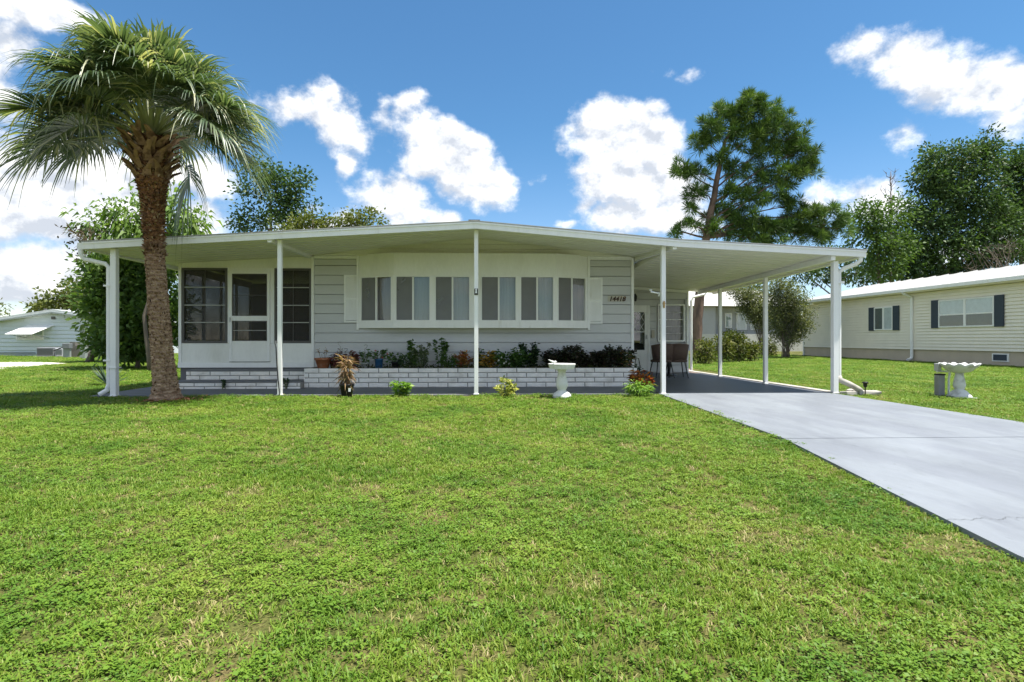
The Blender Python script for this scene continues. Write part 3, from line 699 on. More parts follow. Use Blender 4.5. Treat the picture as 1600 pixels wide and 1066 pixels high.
# door
m = MB().box(xd0-.05, xd0-.001, YB-.01, YB+.1, zd0-.03, zd1+.05).box(xd1+.001, xd1+.05, YB-.01, YB+.1, zd0-.03, zd1+.05).box(xd0-.001, xd1+.001, YB-.01, YB+.1, zd1+.001, zd1+.05)
m.build('door_frame', WHITE, house)
xg0, xg1 = ax(987, YB), ax(1007.5, YB); zg0, zg1 = at(1000, 547, YB).z, at(1000, 488, YB).z
m = MB().box(xd0, xg0, YB+.0, YB+.05, zd0, zd1).box(xg1, xd1, YB+.0, YB+.05, zd0, zd1).box(xg0, xg1, YB+.0, YB+.05, zd0, zg0).box(xg0, xg1, YB+.0, YB+.05, zg1, zd1)
dr = m.build('entry_door', WHITE, house)
bx('pane', GLASS2, dr, xg0, xg1, YB+.022, YB+.026, zg0, zg1)
bx('dark_backing', pmat('dark_inside', (.03, .03, .03), .9), dr, xg0-.02, xg1+.02, YB+.075, YB+.08, zg0-.02, zg1+.02)  # near-black sheet behind the glass, its colour standing in for an unlit room
zmid = zg0+(zg1-zg0)*.48; bx('glazing_bar', WHITE, dr, xg0, xg1, YB+.004, YB+.018, zmid-.012, zmid+.012)
dm = MB(); wv = (xg1-xg0)
for (u0, z0, u1, z1) in ((0, zmid, 1, zg1), (1, zmid, 0, zg1), (0, (zmid+zg1)/2, .5, zg1), (1, (zmid+zg1)/2, .5, zg1), (0, (zmid+zg1)/2, .5, zmid), (1, (zmid+zg1)/2, .5, zmid)):
    dm.tube([(xg0+u0*wv, YB+.012, z0), (xg0+u1*wv, YB+.012, z1)], .0075, 6)
stuff(dm.build('lattice', WHITE, dr))
bx('handle', ALU, dr, xg1+.03, xg1+.055, YB-.05, YB, 1.0, 1.12)
bx('door_step', CONC_W, house, xd0-.05, xd1+.06, YB-.28, YB-.002, .03, .088)
# window with slatted panes
m = MB(); fw = .04
m.box(xw0, xw0+fw, YB-.02, YB+.09, zw0, zw1).box(xw1-fw, xw1, YB-.02, YB+.09, zw0, zw1).box(xw0+fw, xw1-fw, YB-.02, YB+.09, zw0, zw0+fw).box(xw0+fw, xw1-fw, YB-.02, YB+.09, zw1-fw, zw1)
cwn = m.build('window', WHITE, house)
NR = 5
for i in range(NR):
    za = zw0+fw+(zw1-zw0-2*fw)*i/NR; zc = zw0+fw+(zw1-zw0-2*fw)*(i+1)/NR
    bx('pane', GLASS, cwn, xw0+fw+.001, xw1-fw-.001, YB+.010, YB+.013, za+.006, zc-.006)
    if i: bx('bar', WHITE if i == 3 else ALU, cwn, xw0+fw+.001, xw1-fw-.001, YB-.004-(.008 if i == 3 else 0), YB+.02, za-.006-(.006 if i == 3 else 0), za+.006)
pleat((Vector((xw0, YB, 0)), Vector((1, 0, 0)), Vector((0, -1, 0)), 1), fw, xw1-xw0-fw, -.07, zw0+.02, zw1-.02, pmat('curtain_white', (.17, .18, .17), .9, .08, 3, stretch=(9, 1, .4)), cwn, 5)
# coach lamp beside the door, switch box, and white bracket floodlight on the fourth post
lm = thing('coach_lamp', (xd0-.2, YB-.1, 1.9), 'small dark coach lamp on the wall above the carport door', 'lamp')
px_, pz_ = ax(992, YB-.1), at(992, 466, YB).z
lm.location = (px_, YB-.1, pz_-.1); ORG[lm.name] = Vector(lm.location)
MB().lathe(px_, YB-.12, [(.02, pz_-.10), (.05, pz_-.08), (.06, pz_+.05), (.03, pz_+.09), (.008, pz_+.12)], 8).build('lantern', BLKMET, lm)
MB().tube([(px_, YB-.12, pz_+.07), (px_, YB-.05, pz_+.1), (px_, YB-.005, pz_+.04)], .01, 6).build('arm', BLKMET, lm)
bx('switch_box', pmat('switch_cream', (.5, .46, .38), .6), house, ax(1018, YB), ax(1022.5, YB), YB-.03, YB+.0, at(1018, 528, YB).z, at(1018, 516, YB).z)
fl_ = thing('flood_light', (xD-.1, YP+.08, 1.83), 'white bracket floodlight on the back of the carport post', 'lamp')
z0 = at(1030, 458, YP).z
MB().tube([(xD-.0, YP+.06, z0), (xD-.08, YP+.08, z0+.005), (xD-.19, YP+.1, z0+.03)], .014, 8).build('arm', WHITE, fl_)
MB().lathe(xD-.19, YP+.1, [(.012, z0+.045), (.02, z0+.05), (.03, z0+.06), (.03, z0+.068)], 12).build('cap', WHITE, fl_, smooth=True)
MB().tube([(xD-.03, YP+.07, z0-.01), (xD-.05, YP+.09, z0-.05)], .014, 8).build('sensor', WHITE, fl_)
# dark hose running down the second post
hz = [(xB-.062, YP-.05, 1.0-.09), (xB-.05, YP-.055, .85), (xB-.035, YP-.058, .6), (xB-.012, YP-.06, .3), (xB+.012, YP-.062, .08), (xB+.02, YP-.10, .035)]
hs = thing('garden_hose', (xB, YP-.06, .03), 'thin dark hose hanging down the post beside the screen door', 'hose')
MB().tube(hz, .011, 8).build('tube', BLKMET, hs, smooth=True)
MB().tube([hz[0], (xB-.060, YP-.05, .97)], [.018, .022], 8).build('nozzle', pmat('nozzle_grey', (.2, .2, .2), .5), hs)
# ------------------------------------------------------------------ brick planter
XP0, XP1, YPL = ax(475, 11.15), ax(995.5, 11.15), 11.15
planter = thing('brick_planter', ((XP0+XP1)/2, YPL, .026), 'long low planter of whitish bricks along the grey front wall', 'planter')
m = MB().box(XP0+.012, XP1-.012, YPL+.014, YPL+.10, .026, .412).box(XP0+.012, XP0+.10, YPL+.101, YW-.02, .026, .412).box(XP1-.10, XP1-.012, YPL+.101, YW-.02, .026, .412)
m.build('mortar_core', MORTAR, planter)
for i in range(4): course(XP0, XP1, YPL, .030+i*.0985, .082, (.30, .10, .30, .10)[i], planter)
# brick ends on the right-hand return
for i in range(4):
    for k in range(2):
        MB().box(XP1-.010, XP1+.002, YPL+.12+k*.32, YPL+.41+k*.32-.012, .030+i*.0985, .030+i*.0985+.082).build('brick', SLUMP, planter)
n = 60; V = []
for i in range(n+1):
    x = XP0+.11+(XP1-XP0-.22)*i/n
    for k in range(5):
        V.append((x, YPL+.102+(YW-YPL-.13)*k/4, .375+.02*math.sin(i*1.3+k)+rnd.uniform(-.01, .01)))
MB().add(V, [(5*i+k, 5*(i+1)+k, 5*(i+1)+k+1, 5*i+k+1) for i in range(n) for k in range(4)]).build('soil', SOIL, planter)

# ------------------------------------------------------------------ small plants
LM_GREEN = leafmat('leaf_green', [(0, (0.032, 0.08, 0.019)), (0.6, (0.072, 0.152, 0.035)), (1, (0.144, 0.24, 0.056))])
LM_DARK = leafmat('leaf_dark', [(0, (0.013, 0.032, 0.016)), (0.6, (0.029, 0.064, 0.026)), (1, (0.056, 0.12, 0.032))], .2)
LM_MAROON = leafmat('leaf_maroon', [(0, (0.016, 0.021, 0.014)), (0.5, (0.032, 0.035, 0.022)), (0.85, (0.056, 0.029, 0.022)), (1, (0.048, 0.088, 0.032))], .15)
LM_CROTON = leafmat('leaf_croton', [(0, (0.192, 0.048, 0.032)), (0.4, (0.48, 0.16, 0.048)), (0.7, (0.16, 0.16, 0.048)), (1, (0.64, 0.32, 0.08))], .3)
LM_YELLOW = leafmat('leaf_yellow_croton', [(0, (.38, .20, .03)), (.5, (.55, .33, .06)), (.85, (.20, .18, .04)), (1, (.06, .09, .03))], .3)
LM_VARIEG = leafmat('leaf_variegated', [(0, (.10, .16, .03)), (.5, (.45, .45, .12)), (1, (.62, .60, .26))], .3)
LM_DRY = leafmat('leaf_dry', [(0, (.13, .07, .035)), (.5, (.30, .18, .10)), (.8, (.45, .31, .18)), (1, (.14, .13, .06))], .3)
LM_RED = leafmat('leaf_red', [(0, (0.096, 0.024, 0.032)), (0.6, (0.208, 0.048, 0.056)), (1, (0.08, 0.096, 0.04))], .25)
LM_LIME = leafmat('leaf_lime', [(0, (0.096, 0.208, 0.032)), (0.6, (0.176, 0.32, 0.048)), (1, (0.32, 0.448, 0.096))], .35)
LM_GREY = leafmat('leaf_greygreen', [(0, (0.08, 0.112, 0.056)), (0.6, (0.144, 0.192, 0.096)), (1, (0.256, 0.288, 0.144))], .3)
WFLOWER = pmat('white_petal', (.75, .75, .68), .6); RFLOWER = pmat('red_petal', (.45, .03, .05), .6)

def bush(name, base, h, r, n, L, W, mat, label, group=None, cat='plant', style='round', stems=7, flowers=None, droop=.15, asp=.7, stem_mat=None):
    """leafy plant: thin stems fanning out from the base, leaves set along their upper part"""
    base = Vector(base); t = thing(name, base, label, cat, group)
    sm = MB(); P, Dn, tn = [], [], []
    n = int(n*1.9); h *= 1.06; r *= 1.08; per = max(3, n//stems)
    for s in range(stems):
        a = rnd.uniform(0, 2*PI); q = math.sqrt(rnd.random())
        if style == 'tall': hh = h*rnd.uniform(.55, 1.0); q *= .8
        else: hh = h*(1-.45*q*q)*rnd.uniform(.8, 1.05)
        end = base+Vector((math.cos(a)*r*q, math.sin(a)*r*q*asp, hh))
        mid = base*.5+end*.5+Vector((math.cos(a)*r*.12, math.sin(a)*r*.1, hh*.06)) + Vector((rnd.uniform(-1, 1)*r*.08, 0, 0))
        st = base+Vector((math.cos(a)*r*.1, math.sin(a)*r*.1*asp, -.01))
        sm.tube([st, mid, end], [.006, .005, .002], 5)
        for k in range(per):
            f = (1-rnd.random()**1.6*(.85 if style != 'tuft' else .35))
            p = st*(1-f)**2 + mid*2*f*(1-f) + end*f*f
            sp = r*.16 if style != 'tall' else r*.10
            p = p+Vector((rnd.gauss(0, sp), rnd.gauss(0, sp*asp), rnd.gauss(0, sp*.7)))
            if p.z < base.z+.01: p.z = base.z+.01+rnd.random()*.02
            d = Vector((math.cos(a)+rnd.gauss(0, .9), math.sin(a)+rnd.gauss(0, .9), rnd.uniform(-.1, .9)))
            P.append(p); Dn.append(d); tn.append(rnd.random())
    P = np.array(P); Dn = np.array(Dn); Nr = rdir(len(P), 1.2)
    sc = RG.uniform(.6, 1.25, len(P))
    V, F = leaves(P, Dn, Nr, L*sc, W*sc, droop)
    link_np('foliage', V, F, tn, mat, t)
    sm.build('stems', stem_mat or STEM_G, t)
    if flowers:
        fm, cnt, fs = flowers; b = MB()
        for i in range(cnt):
            p = Vector(P[rnd.randrange(len(P))])+Vector((0, -.03, .03))
            for k in range(5):
                an = 2*PI*k/5; b.add([p, p+Vector((math.cos(an)*fs, -.004, math.sin(an)*fs)), p+Vector((math.cos(an+.9)*fs, -.004, math.sin(an+.9)*fs))], [(0, 1, 2)])
        stuff(b.build('blossom', fm, t))
    return t
def pot(t, base, r0, r1, h, mat, name='pot', rim=True):
    b = Vector(base); prof = [(r0*.96, b.z), (r0, b.z+.005), (r1*.97, b.z+h*.82)]
    if rim: prof += [(r1*1.06, b.z+h*.83), (r1*1.08, b.z+h*.98), (r1*1.02, b.z+h)]
    prof += [(r1*.93, b.z+h*.995), (r1*.90, b.z+h*.88), (.01, b.z+h*.88)]
    return MB().lathe(b.x, b.y, prof, 22).build(name, mat, t, smooth=True)
YS = YPL+.36
ZS = .385
def ps(px, Y=YS): return Vector((ax(px, Y), Y, ZS))
def hz_(px, py, Y=YS): return at(px, py, Y).z-ZS

# low ground cover and fallen leaves filling the bed
P = np.stack([RG.uniform(XP0+.5, XP1-.12, 2600), RG.uniform(YPL+.10, YW-.10, 2600), .385+np.abs(RG.normal(0, .035, 2600))], 1)
V, F = leaves(P, rdir(2600, .3), rdir(2600, 1), .055*RG.uniform(.5, 1.3, 2600), .026, .2)
gc = link_np('ground_cover', V, F, RG.random(2600), leafmat('cover_mix', [(0, (.02, .03, .012)), (.5, (.04, .07, .02)), (.8, (.10, .07, .03)), (1, (.07, .12, .03))], .25), None); stuff(gc); gc['label'] = 'low leaves and litter covering the planter soil'
# pots and plants on the planter's soil
b = ps(505); t = thing('terracotta_pot', b, 'terracotta pot with withered flowers at the porch end of the planter', 'pot')
pot(t, b, .10, .165, .225, TERRA)
sm = MB(); 
for dx, hh in ((-.10, .40), (.02, .36), (.07, .42), (-.03, .30)): sm.tube([b+Vector((dx*.4, 0, .18)), b+Vector((dx*.8, .02, hh*.7)), b+Vector((dx, 0, hh))], .004, 5)
sm.build('dry_stems', STEM_B, t)
P = np.array([b+Vector((rnd.choice((-.10, .05, .07))+rnd.gauss(0, .02), rnd.gauss(0, .03), .36+rnd.gauss(0, .03))) for _ in range(40)])
V, F = leaves(P, rdir(40), rdir(40), .035, .02); link_np('wilted_leaves', V, F, RG.random(40), LM_DRY, t)
t = bush('red_leaf_plant', ps(529), .36, .16, 150, .075, .035, LM_RED, 'dark red leafy plant next to the terracotta pot'); 
pot(t, ps(522, YS+.1), .07, .09, .17, pmat('brown_pot', (.06, .035, .025), .6), 'pot')
bush('red_leaf_plant', ps(548), .34, .15, 130, .075, .035, LM_RED, 'dark red leafy plant behind the drying cane plant')
b = ps(570); t = bush('hanging_basket', b+Vector((0, 0, .1)), .28, .13, 70, .07, .03, LM_GREEN, 'pale basket of thin greenery with a wire hook standing upright', stems=6, style='tall')
pot(t, b, .07, .10, .13, pmat('grey_pot', (.35, .37, .36), .6), 'basket')
hk = lambda b_, h, s: [b_+Vector((0, 0, .02)), b_+Vector((.01*s, 0, h*.5)), b_+Vector((.0, 0, h*.82)), b_+Vector((.045*s, 0, h*.9)), b_+Vector((.05*s, 0, h*.98)), b_+Vector((.015*s, 0, h)), b_+Vector((-.015*s, 0, h*.96))]
MB().tube(hk(b, .50, 1), .005, 6).build('hook', pmat('wire_grey', (.16, .16, .15), .5), t, smooth=True)
b = ps(532, YS+.2); t = thing('plant_hook', b, 'thin wire plant hook above the dark red plants', 'hook'); MB().tube(hk(b, .56, -1), .005, 6).build('wire', pmat('wire_tan', (.35, .33, .28), .5), t, smooth=True)
b = ps(539, YS+.22); t = thing('plant_hook', b, 'shorter curled wire hook leaning on the grey siding', 'hook'); MB().tube(hk(b, .42, 1), .005, 6).build('wire', MATS['wire_grey'], t, smooth=True)
b = ps(592); t = bush('flowering_plant', b+Vector((0, 0, .16)), .24, .17, 120, .07, .028, LM_GREEN, 'green plant with red buds in a tall blue pot', flowers=(RFLOWER, 4, .018)); pot(t, b, .07, .085, .21, BLUEPOT)
b = ps(619); t = bush('potted_plant', b+Vector((0, 0, .10)), .22, .22, 110, .07, .04, LM_GREEN, 'small spreading green plant in a black pot'); pot(t, b, .075, .10, .15, BLACK)
bush('low_plant', ps(634, YS-.1), .22, .15, 80, .06, .03, LM_DARK, 'low dark plant between the black pot and the tall vines')
bush('climbing_plant', ps(643), .56, .13, 190, .075, .04, LM_GREEN, 'tall green plant with a long bare shoot, leaning to the porch', style='tall', stems=6)
bush('climbing_plant', ps(660), .50, .19, 230, .085, .03, LM_GREY, 'tall greyish green plant with narrow hanging leaves', style='tall', stems=8, droop=.5)
bush('climbing_plant', ps(688, YS+.1), .60, .17, 190, .075, .045, LM_GREEN, 'tallest climbing plant left of the middle post', style='tall', stems=5)
bush('low_bush', ps(700, YS-.12), .26, .18, 200, .05, .028, LM_GREEN, 'low dense green bush at the foot of the climbing plant')
bush('croton_plant', ps(722), .38, .19, 240, .085, .035, LM_CROTON, 'rusty orange croton bush left of the middle post')
bush('dark_bush', ps(750, YS+.15), .40, .16, 170, .08, .035, LM_DARK, 'dark green bush right behind the middle post')
bush('croton_plant', ps(762, YS-.1), .36, .14, 110, .13, .042, LM_YELLOW, 'golden yellow croton right of the middle post', stems=8)
t = bush('flowering_bush', ps(797, YS-.16), .36, .34, 620, .075, .042, LM_GREEN, 'spreading green bush with white flowers spilling over the bricks', stems=14, flowers=(WFLOWER, 12, .02))
bush('dark_bush', ps(832), .50, .26, 430, .075, .04, LM_DARK, 'dark green bush with two raised shoots behind the birdbath', style='tall', stems=10)
for i, (px, hh, rr, lb) in enumerate(((868, .36, .20, 'dark maroon bush directly behind the birdbath bowl'), (893, .46, .22, 'tall dark maroon bush just right of the birdbath'),
        (920, .33, .20, 'lowest of the dark maroon bushes in the planter'), (945, .42, .20, 'dark maroon bush below the house number'), (970, .50, .21, 'tallest dark maroon bush near the planter end'))):
    bush('maroon_bush', ps(px), hh, rr*1.25, 620, .07, .042, LM_MAROON, lb, 'maroon bushes in the planter', stems=12, style='round')
bush('croton_plant', ps(978, YS-.1), .36, .13, 90, .10, .035, leafmat('leaf_croton_mix', [(0, (.03, .06, .02)), (.5, (.05, .10, .02)), (.8, (.30, .12, .09)), (1, (.4, .32, .08))]), 'green croton with pink tips at the planter end', stems=7)
# black iron holder at the planter's end
b = Vector((ax(995, YPL+.1), YPL+.15, .42)); t = thing('iron_plant_stand', Vector((b.x, b.y, .03)), 'curled black iron stand at the right end of the planter', 'plant stand')
MB().tube([(b.x-.06, b.y, .03), (b.x-.02, b.y, .35), (b.x-.02, b.y, .52), (b.x+.0, b.y, .60), (b.x+.05, b.y, .60), (b.x+.07, b.y, .52), (b.x+.085, b.y, .42)], .009, 7).build('arm', BLKMET, t, smooth=True)
MB().tube([(b.x+.05, b.y, .03), (b.x+.06, b.y+.02, .25), (b.x+.085, b.y, .42), (b.x+.04, b.y, .40), (b.x+.03, b.y, .36)], .009, 7).build('arm', BLKMET, t, smooth=True)
P = np.array([b+Vector((rnd.gauss(.02, .05), rnd.gauss(-.03, .03), rnd.gauss(-.03, .05))) for _ in range(70)])
V, F = leaves(P, rdir(70, -.4), rdir(70, 1), .05, .026, .2); link_np('trailing_leaves', V, F, RG.random(70), LM_DARK, t)

# ------------------------------------------------------------------ along the walk
b = gnd(542, 621); b.z = .01
t = thing('drying_cane_plant', b, 'half withered brown cane plant in a black nursery pot on the walk', 'potted plant')
pot(t, b, .085, .12, .225, BLACK)
tgm = MB().box(b.x+.055, b.x+.095, b.y-.135, b.y-.131, .11, .17); tgm.build('label_tag', WHITE, t)
sm = MB(); P, Dn, tn = [], [], []
for s in range(5):
    a = s*1.3; top = b+Vector((rnd.uniform(-.06, .08), rnd.uniform(-.05, .05), rnd.uniform(.48, .74)))
    sm.tube([b+Vector((math.cos(a)*.04, math.sin(a)*.04, .19)), top], [.012, .009], 7)
    for k in range(34):
        f = rnd.uniform(.25, 1.0)**.7; p = b+(top-b)*f+Vector((0, 0, .0)); an = rnd.uniform(0, 2*PI)
        P.append(p); Dn.append((math.cos(an), math.sin(an)*.8, rnd.uniform(-.9, .5) if f < .8 else rnd.uniform(-.3, .9))); tn.append(rnd.random())
for k in range(26):   # the big dry tuft leaning to the left
    P.append(b+Vector((-.02+rnd.gauss(0, .03), 0, .60+rnd.gauss(0, .06)))); Dn.append((rnd.gauss(-.35, .8), rnd.gauss(-.2, .5), rnd.gauss(.15, .5))); tn.append(rnd.uniform(.3, .8))
P = np.array(P); V, F = leaves(P, np.array(Dn), rdir(len(P), .6), RG.uniform(.12, .25, len(P)), .022, .3); link_np('foliage', V, F, tn, LM_DRY, t); sm.build('canes', STEM_B, t)
b = gnd(625, 621); bush('young_shrub', b, .30, .17, 170, .085, .042, LM_LIME, 'small bright green shrub at the lawn edge left of the middle post', stems=7)
b = gnd(790, 621); bush('variegated_shrub', b, .29, .13, 170, .075, .042, LM_VARIEG, 'small yellow and green variegated shrub right of the middle post', stems=8)
b = gnd(1010, 617); bush('croton_plant', b+Vector((.02, .1, 0)), .46, .21, 210, .12, .04, leafmat('leaf_croton_red', [(0, (.10, .02, .015)), (.5, (.28, .07, .02)), (.85, (.42, .17, .03)), (1, (.08, .09, .03))]), 'red and orange croton at the right end of the planter', stems=9)
bush('green_plant', gnd(998, 620), .26, .20, 230, .12, .018, LM_LIME, 'bright green grassy plant in front of the red croton', stems=10, droop=.4)
for px, lb in ((347, 'leafy weed growing on the steps below the screen door'), (447, 'leafy weed growing on the steps beside the planter')):
    q = Vector((ax(px, 10.9), 10.90, .03)); bush('weed', q, .20, .06, 60, .05, .026, LM_DARK, lb, stems=4, style='tall')
# birdbath with a bird on its rim
b = gnd(878, 622); b.z = .0
t = thing('birdbath', b, 'white pedestal birdbath with a small bird figure, in front of the planter', 'birdbath')
MB().lathe(b.x, b.y, [(.155, 0), (.160, .02), (.155, .05), (.13, .085), (.085, .115), (.065, .135), (.075, .15), (.098, .20), (.10, .25), (.085, .32), (.068, .38), (.062, .43), (.075, .47), (.09, .49)], 30).build('pedestal', STONE_W, t, smooth=True)
def flute(j, a, r, z): return (r*(1+.02*math.cos(a*22)) if j in (1, 2, 3) else r, z)
zb_ = .485
MB().lathe(b.x, b.y, [(.09, zb_), (.205, zb_+.012), (.218, zb_+.055), (.222, zb_+.078), (.230, zb_+.082), (.230, zb_+.098), (.205, zb_+.098), (.16, zb_+.06), (.01, zb_+.05)], 66, flute).build('bowl', STONE_W, t)
bb = Vector((b.x-.16, b.y-.12, zb_+.098))
bird = MB(); bird.tube([bb+Vector((.055, 0, .032)), bb+Vector((.035, 0, .04)), bb+Vector((.012, 0, .032)), bb+Vector((-.02, 0, .034)), bb+Vector((-.055, 0, .055)), bb+Vector((-.085, 0, .072))], [.003, .017, .016, .024, .012, .006], 10)
bird.tube([bb+Vector((.0, 0, -.004)), bb+Vector((-.005, 0, .02))], [.01, .012], 6)
bird.build('bird_figure', STONE_W, t, smooth=True)
# yucca by the left post
b = gnd(170, 603); t = thing('yucca_plant', b, 'spiky dark green yucca in the grass by the left post', 'plant')
for k in range(34):
    a = rnd.uniform(0, 2*PI); e_ = rnd.uniform(.15, 1.2); L = rnd.uniform(.42, .62); d = Vector((math.cos(a)*math.cos(e_), math.sin(a)*math.cos(e_), math.sin(e_))); s_ = d.cross(Vector((0, 0, 1))).normalized()*.017
    p0 = b+d*.03; MB().add([p0-s_*.7, p0+s_*.7, p0+d*L*.5+s_, p0+d*L*.5-s_, p0+d*L, p0+d*L*.5+Vector((0, 0, -.008))], [(0, 1, 2, 5), (0, 5, 3), (5, 2, 4), (3, 5, 4)]).build('leaf', pmat('yucca_leaf', (.055, .095, .06), .5, .2, 9), t)

# ------------------------------------------------------------------ table and wicker chairs under the carport
WICK = pmat('wicker_brown', (.105, .07, .055), .7, .2, 30, .6, 120, stretch=(1, 1, 3))
def wicker_chair(loc, rz, label):
    t = thing('wicker_chair', (0, 0, 0), label, 'chair', 'wicker chairs under the carport')
    # curved back shell, seat, four splayed legs (built facing +y, its back towards the lawn)
    V = []; N = 12
    for lay, off in ((0, 0), (1, .03)):
        for i in range(N+1):
            a = PI*(i/N); w = .27
            for z, k in ((.42, .86), (.62, .98), (.86, 1.06)):
                V.append((-math.cos(a)*w*k, -math.sin(a)**.6*(.24-off)*k if 0 < i < N else .0, z - (.05*(1-math.sin(a)) if z > .8 else 0)))
    F = []; M_ = 3*(N+1)
    for i in range(N):
        for k in range(2):
            a = i*3+k; F.append((a, a+3, a+4, a+1)); F.append((M_+a, M_+a+1, M_+a+4, M_+a+3))
        F.append((i*3+2, i*3+5, M_+i*3+5, M_+i*3+2)); F.append((i*3, M_+i*3, M_+i*3+3, i*3+3))
    MB().add(V, F).build('backrest', WICK, t, smooth=True)
    MB().lathe(0, .02, [(.20, .39), (.26, .40), (.265, .44), (.24, .455), (.01, .455)], 20).build('seat', WICK, t, smooth=True)
    for sx in (-1, 1):
        for sy in (-1, 1):
            MB().tube([(sx*.17, .02+sy*.15, .40), (sx*.235, .02+sy*.22, 0)], [.016, .011], 8).build('leg', BLKMET, t)
    t.location = loc; t.rotation_euler = (0, 0, rz); return t
YC = 13.6
wicker_chair((ax(1034, YC), YC, .032), .12, 'brown wicker chair mostly hidden behind the carport post')
wicker_chair((ax(1057, YC+.05), YC+.05, .032), -.10, 'brown wicker chair with its back turned, right of the carport post')
tx_, ty_ = ax(1045, YC+.75), YC+.75
t = thing('bistro_table', (tx_, ty_, .032), 'dark round pedestal table between the wicker chairs and the wall', 'table')
MB().lathe(tx_, ty_, [(.33, .70), (.34, .71), (.34, .73), (.01, .73)], 28).build('table_top', pmat('dark_wood', (.05, .035, .03), .5), t)
MB().lathe(tx_, ty_, [(.04, .05), (.035, .3), (.04, .7)], 12).build('column', BLKMET, t, smooth=True)
MB().lathe(tx_, ty_, [(.22, .032), (.22, .045), (.05, .07), (.04, .08)], 22).build('base', BLKMET, t, smooth=True)

# ------------------------------------------------------------------ at the carport's outer post: broken drain pieces and a solar light
b = gnd(1322, 613)
t = thing('drain_extension', (b.x, b.y, 0), 'weathered pale drain pipe on broken concrete at the carport post', 'drain pipe')
MB().tube([(xr, YP+.02, .33), (xr+.01, YP, .26), (xr+.12, YP-.06, .20), (xr+.24, YP-.12, .12), (xr+.30, YP-.14, .07)], [.05, .052, .052, .05, .05], 10).build('pipe', CONC_K, t, smooth=True)
for (dx, dy, w, d_, h_, r_) in ((.10, -.10, .26, .16, .07, .2), (.42, -.16, .34, .15, .08, -.25), (.24, .02, .16, .14, .09, .6)):
    mb = MB().box(-w/2, w/2, -d_/2, d_/2, 0, h_); 
    mb.v = [(xr+dx+x*math.cos(r_)-y*math.sin(r_)+rnd.uniform(-.015, .015), YP+dy+x*math.sin(r_)+y*math.cos(r_)+rnd.uniform(-.015, .015), z+rnd.uniform(-.01, .012)) for x, y, z in mb.v]
    mb.build('concrete_piece', CONC_K, t, bevel=.012)
q = Vector((xr+.30, YP-.24, 0)); t = thing('solar_light', q, 'small black solar stake light beside the drain pipe', 'lamp')
MB().tube([q, q+Vector((0, 0, .16))], .01, 7).build('stake', BLACK, t)
MB().lathe(q.x, q.y, [(.018, .15), (.03, .17), (.034, .22), (.05, .225), (.045, .245), (.01, .25)], 14).build('head', BLACK, t, smooth=True)

# ------------------------------------------------------------------ the neighbour's birdbath and water pipe on the right lawn
b = gnd(1499, 622)
t = thing('scalloped_birdbath', b, 'weathered birdbath with scalloped shell rim on the right lawn', 'birdbath')
MB().lathe(b.x, b.y, [(.17, 0), (.175, .03), (.15, .06), (.10, .12), (.06, .15), (.08, .18), (.088, .23), (.072, .32), (.056, .40), (.066, .44)], 28).build('pedestal', STONE_O, t, smooth=True)
def scal(j, a, r, z):
    k = max(0, (j-1)/3) if j <= 4 else .9; return (r*(1+.06*k*math.cos(a*11)), z+.016*k*math.cos(a*11))
MB().lathe(b.x, b.y, [(.08, .43), (.16, .455), (.205, .50), (.25, .545), (.272, .575), (.25, .585), (.22, .54), (.12, .50), (.01, .49)], 88, scal).build('bowl', STONE_O, t, smooth=True)
MB().box(b.x+.08, b.x+.22, b.y-.22, b.y-.10, 0, .018).build('flat_stone', STONE_O, t)
c = gnd(1468, 620)
t = thing('water_standpipe', c, 'grey water post with white pipe left of the scalloped birdbath', 'standpipe')
MB().box(c.x-.055, c.x+.055, c.y-.05, c.y+.05, 0, .375).build('post', pmat('grey_post', (.25, .255, .26), .7, .12, 10), t, bevel=.006)
MB().box(c.x-.05, c.x+.065, c.y-.055, c.y+.055, .375, .40).build('clamp', BLACK, t)
MB().box(c.x-.065, c.x-.0, c.y-.045, c.y+.045, .445, .58).build('valve_box', pmat('grey_valve', (.42, .43, .42), .6, .1, 9), t, bevel=.008)
MB().tube([(c.x-.05, c.y, .438), (c.x+.18, c.y, .438), (c.x+.185, c.y, .42), (c.x+.165, c.y, .30), (c.x+.165, c.y, .0)], .016, 8).build('pipe', WHITE, t)

# ------------------------------------------------------------------ the neighbour's house on the right
XN = 19.4
VINYL = pmat('cream_vinyl', (.85, .80, .69), .55, .05, 2)
SKIRT = pmat('tan_skirting', (.54, .46, .35), .8, .1, 2, .2, 40)
SLATE = pmat('slate_blue', (.045, .06, .08), .6, .1, 8)
y0n, y1n = 8.5, atx(1256, 540, XN).y
nh = thing('neighbour_house', (XN+4, 20, 0), 'long cream sided house with dark blue shutters across the right lawn', 'house')
bx('wall', VINYL, nh, XN+.03, XN+8, y0n, y1n, .54, 3.02)
lap = MB()
for i in range(19):
    z = .55+i*.130
    lap.prism([(XN-.040, z), (XN+.03, z), (XN+.03, z+.128), (XN+.004, z+.128)], 'y', y0n, y1n)
stuff(lap.build('lap_siding', VINYL, nh))
bx('skirting', SKIRT, nh, XN+.04, XN+7.9, y0n+.05, y1n-.05, -.02, .538)
bx('corner_post', WHITE, nh, XN-.02, XN+.08, y1n-.0, y1n+.08, .0, 3.0)
rf = MB(); rf.prism([(XN-.42, 3.10), (XN+8.4, 3.10), (XN+8.4, 3.22), (XN+4, 4.18), (XN-.42, 3.20)], 'y', y0n-.3, y1n+.35); roofn = rf.build('roof', SHING, nh)
bx('gutter', WHITE, roofn, XN-.53, XN-.425, y0n-.3, y1n+.35, 3.07, 3.20)
bx('soffit', VINYL, roofn, XN-.41, XN+.02, y0n-.2, y1n+.3, 3.03, 3.095)
rs = MB()
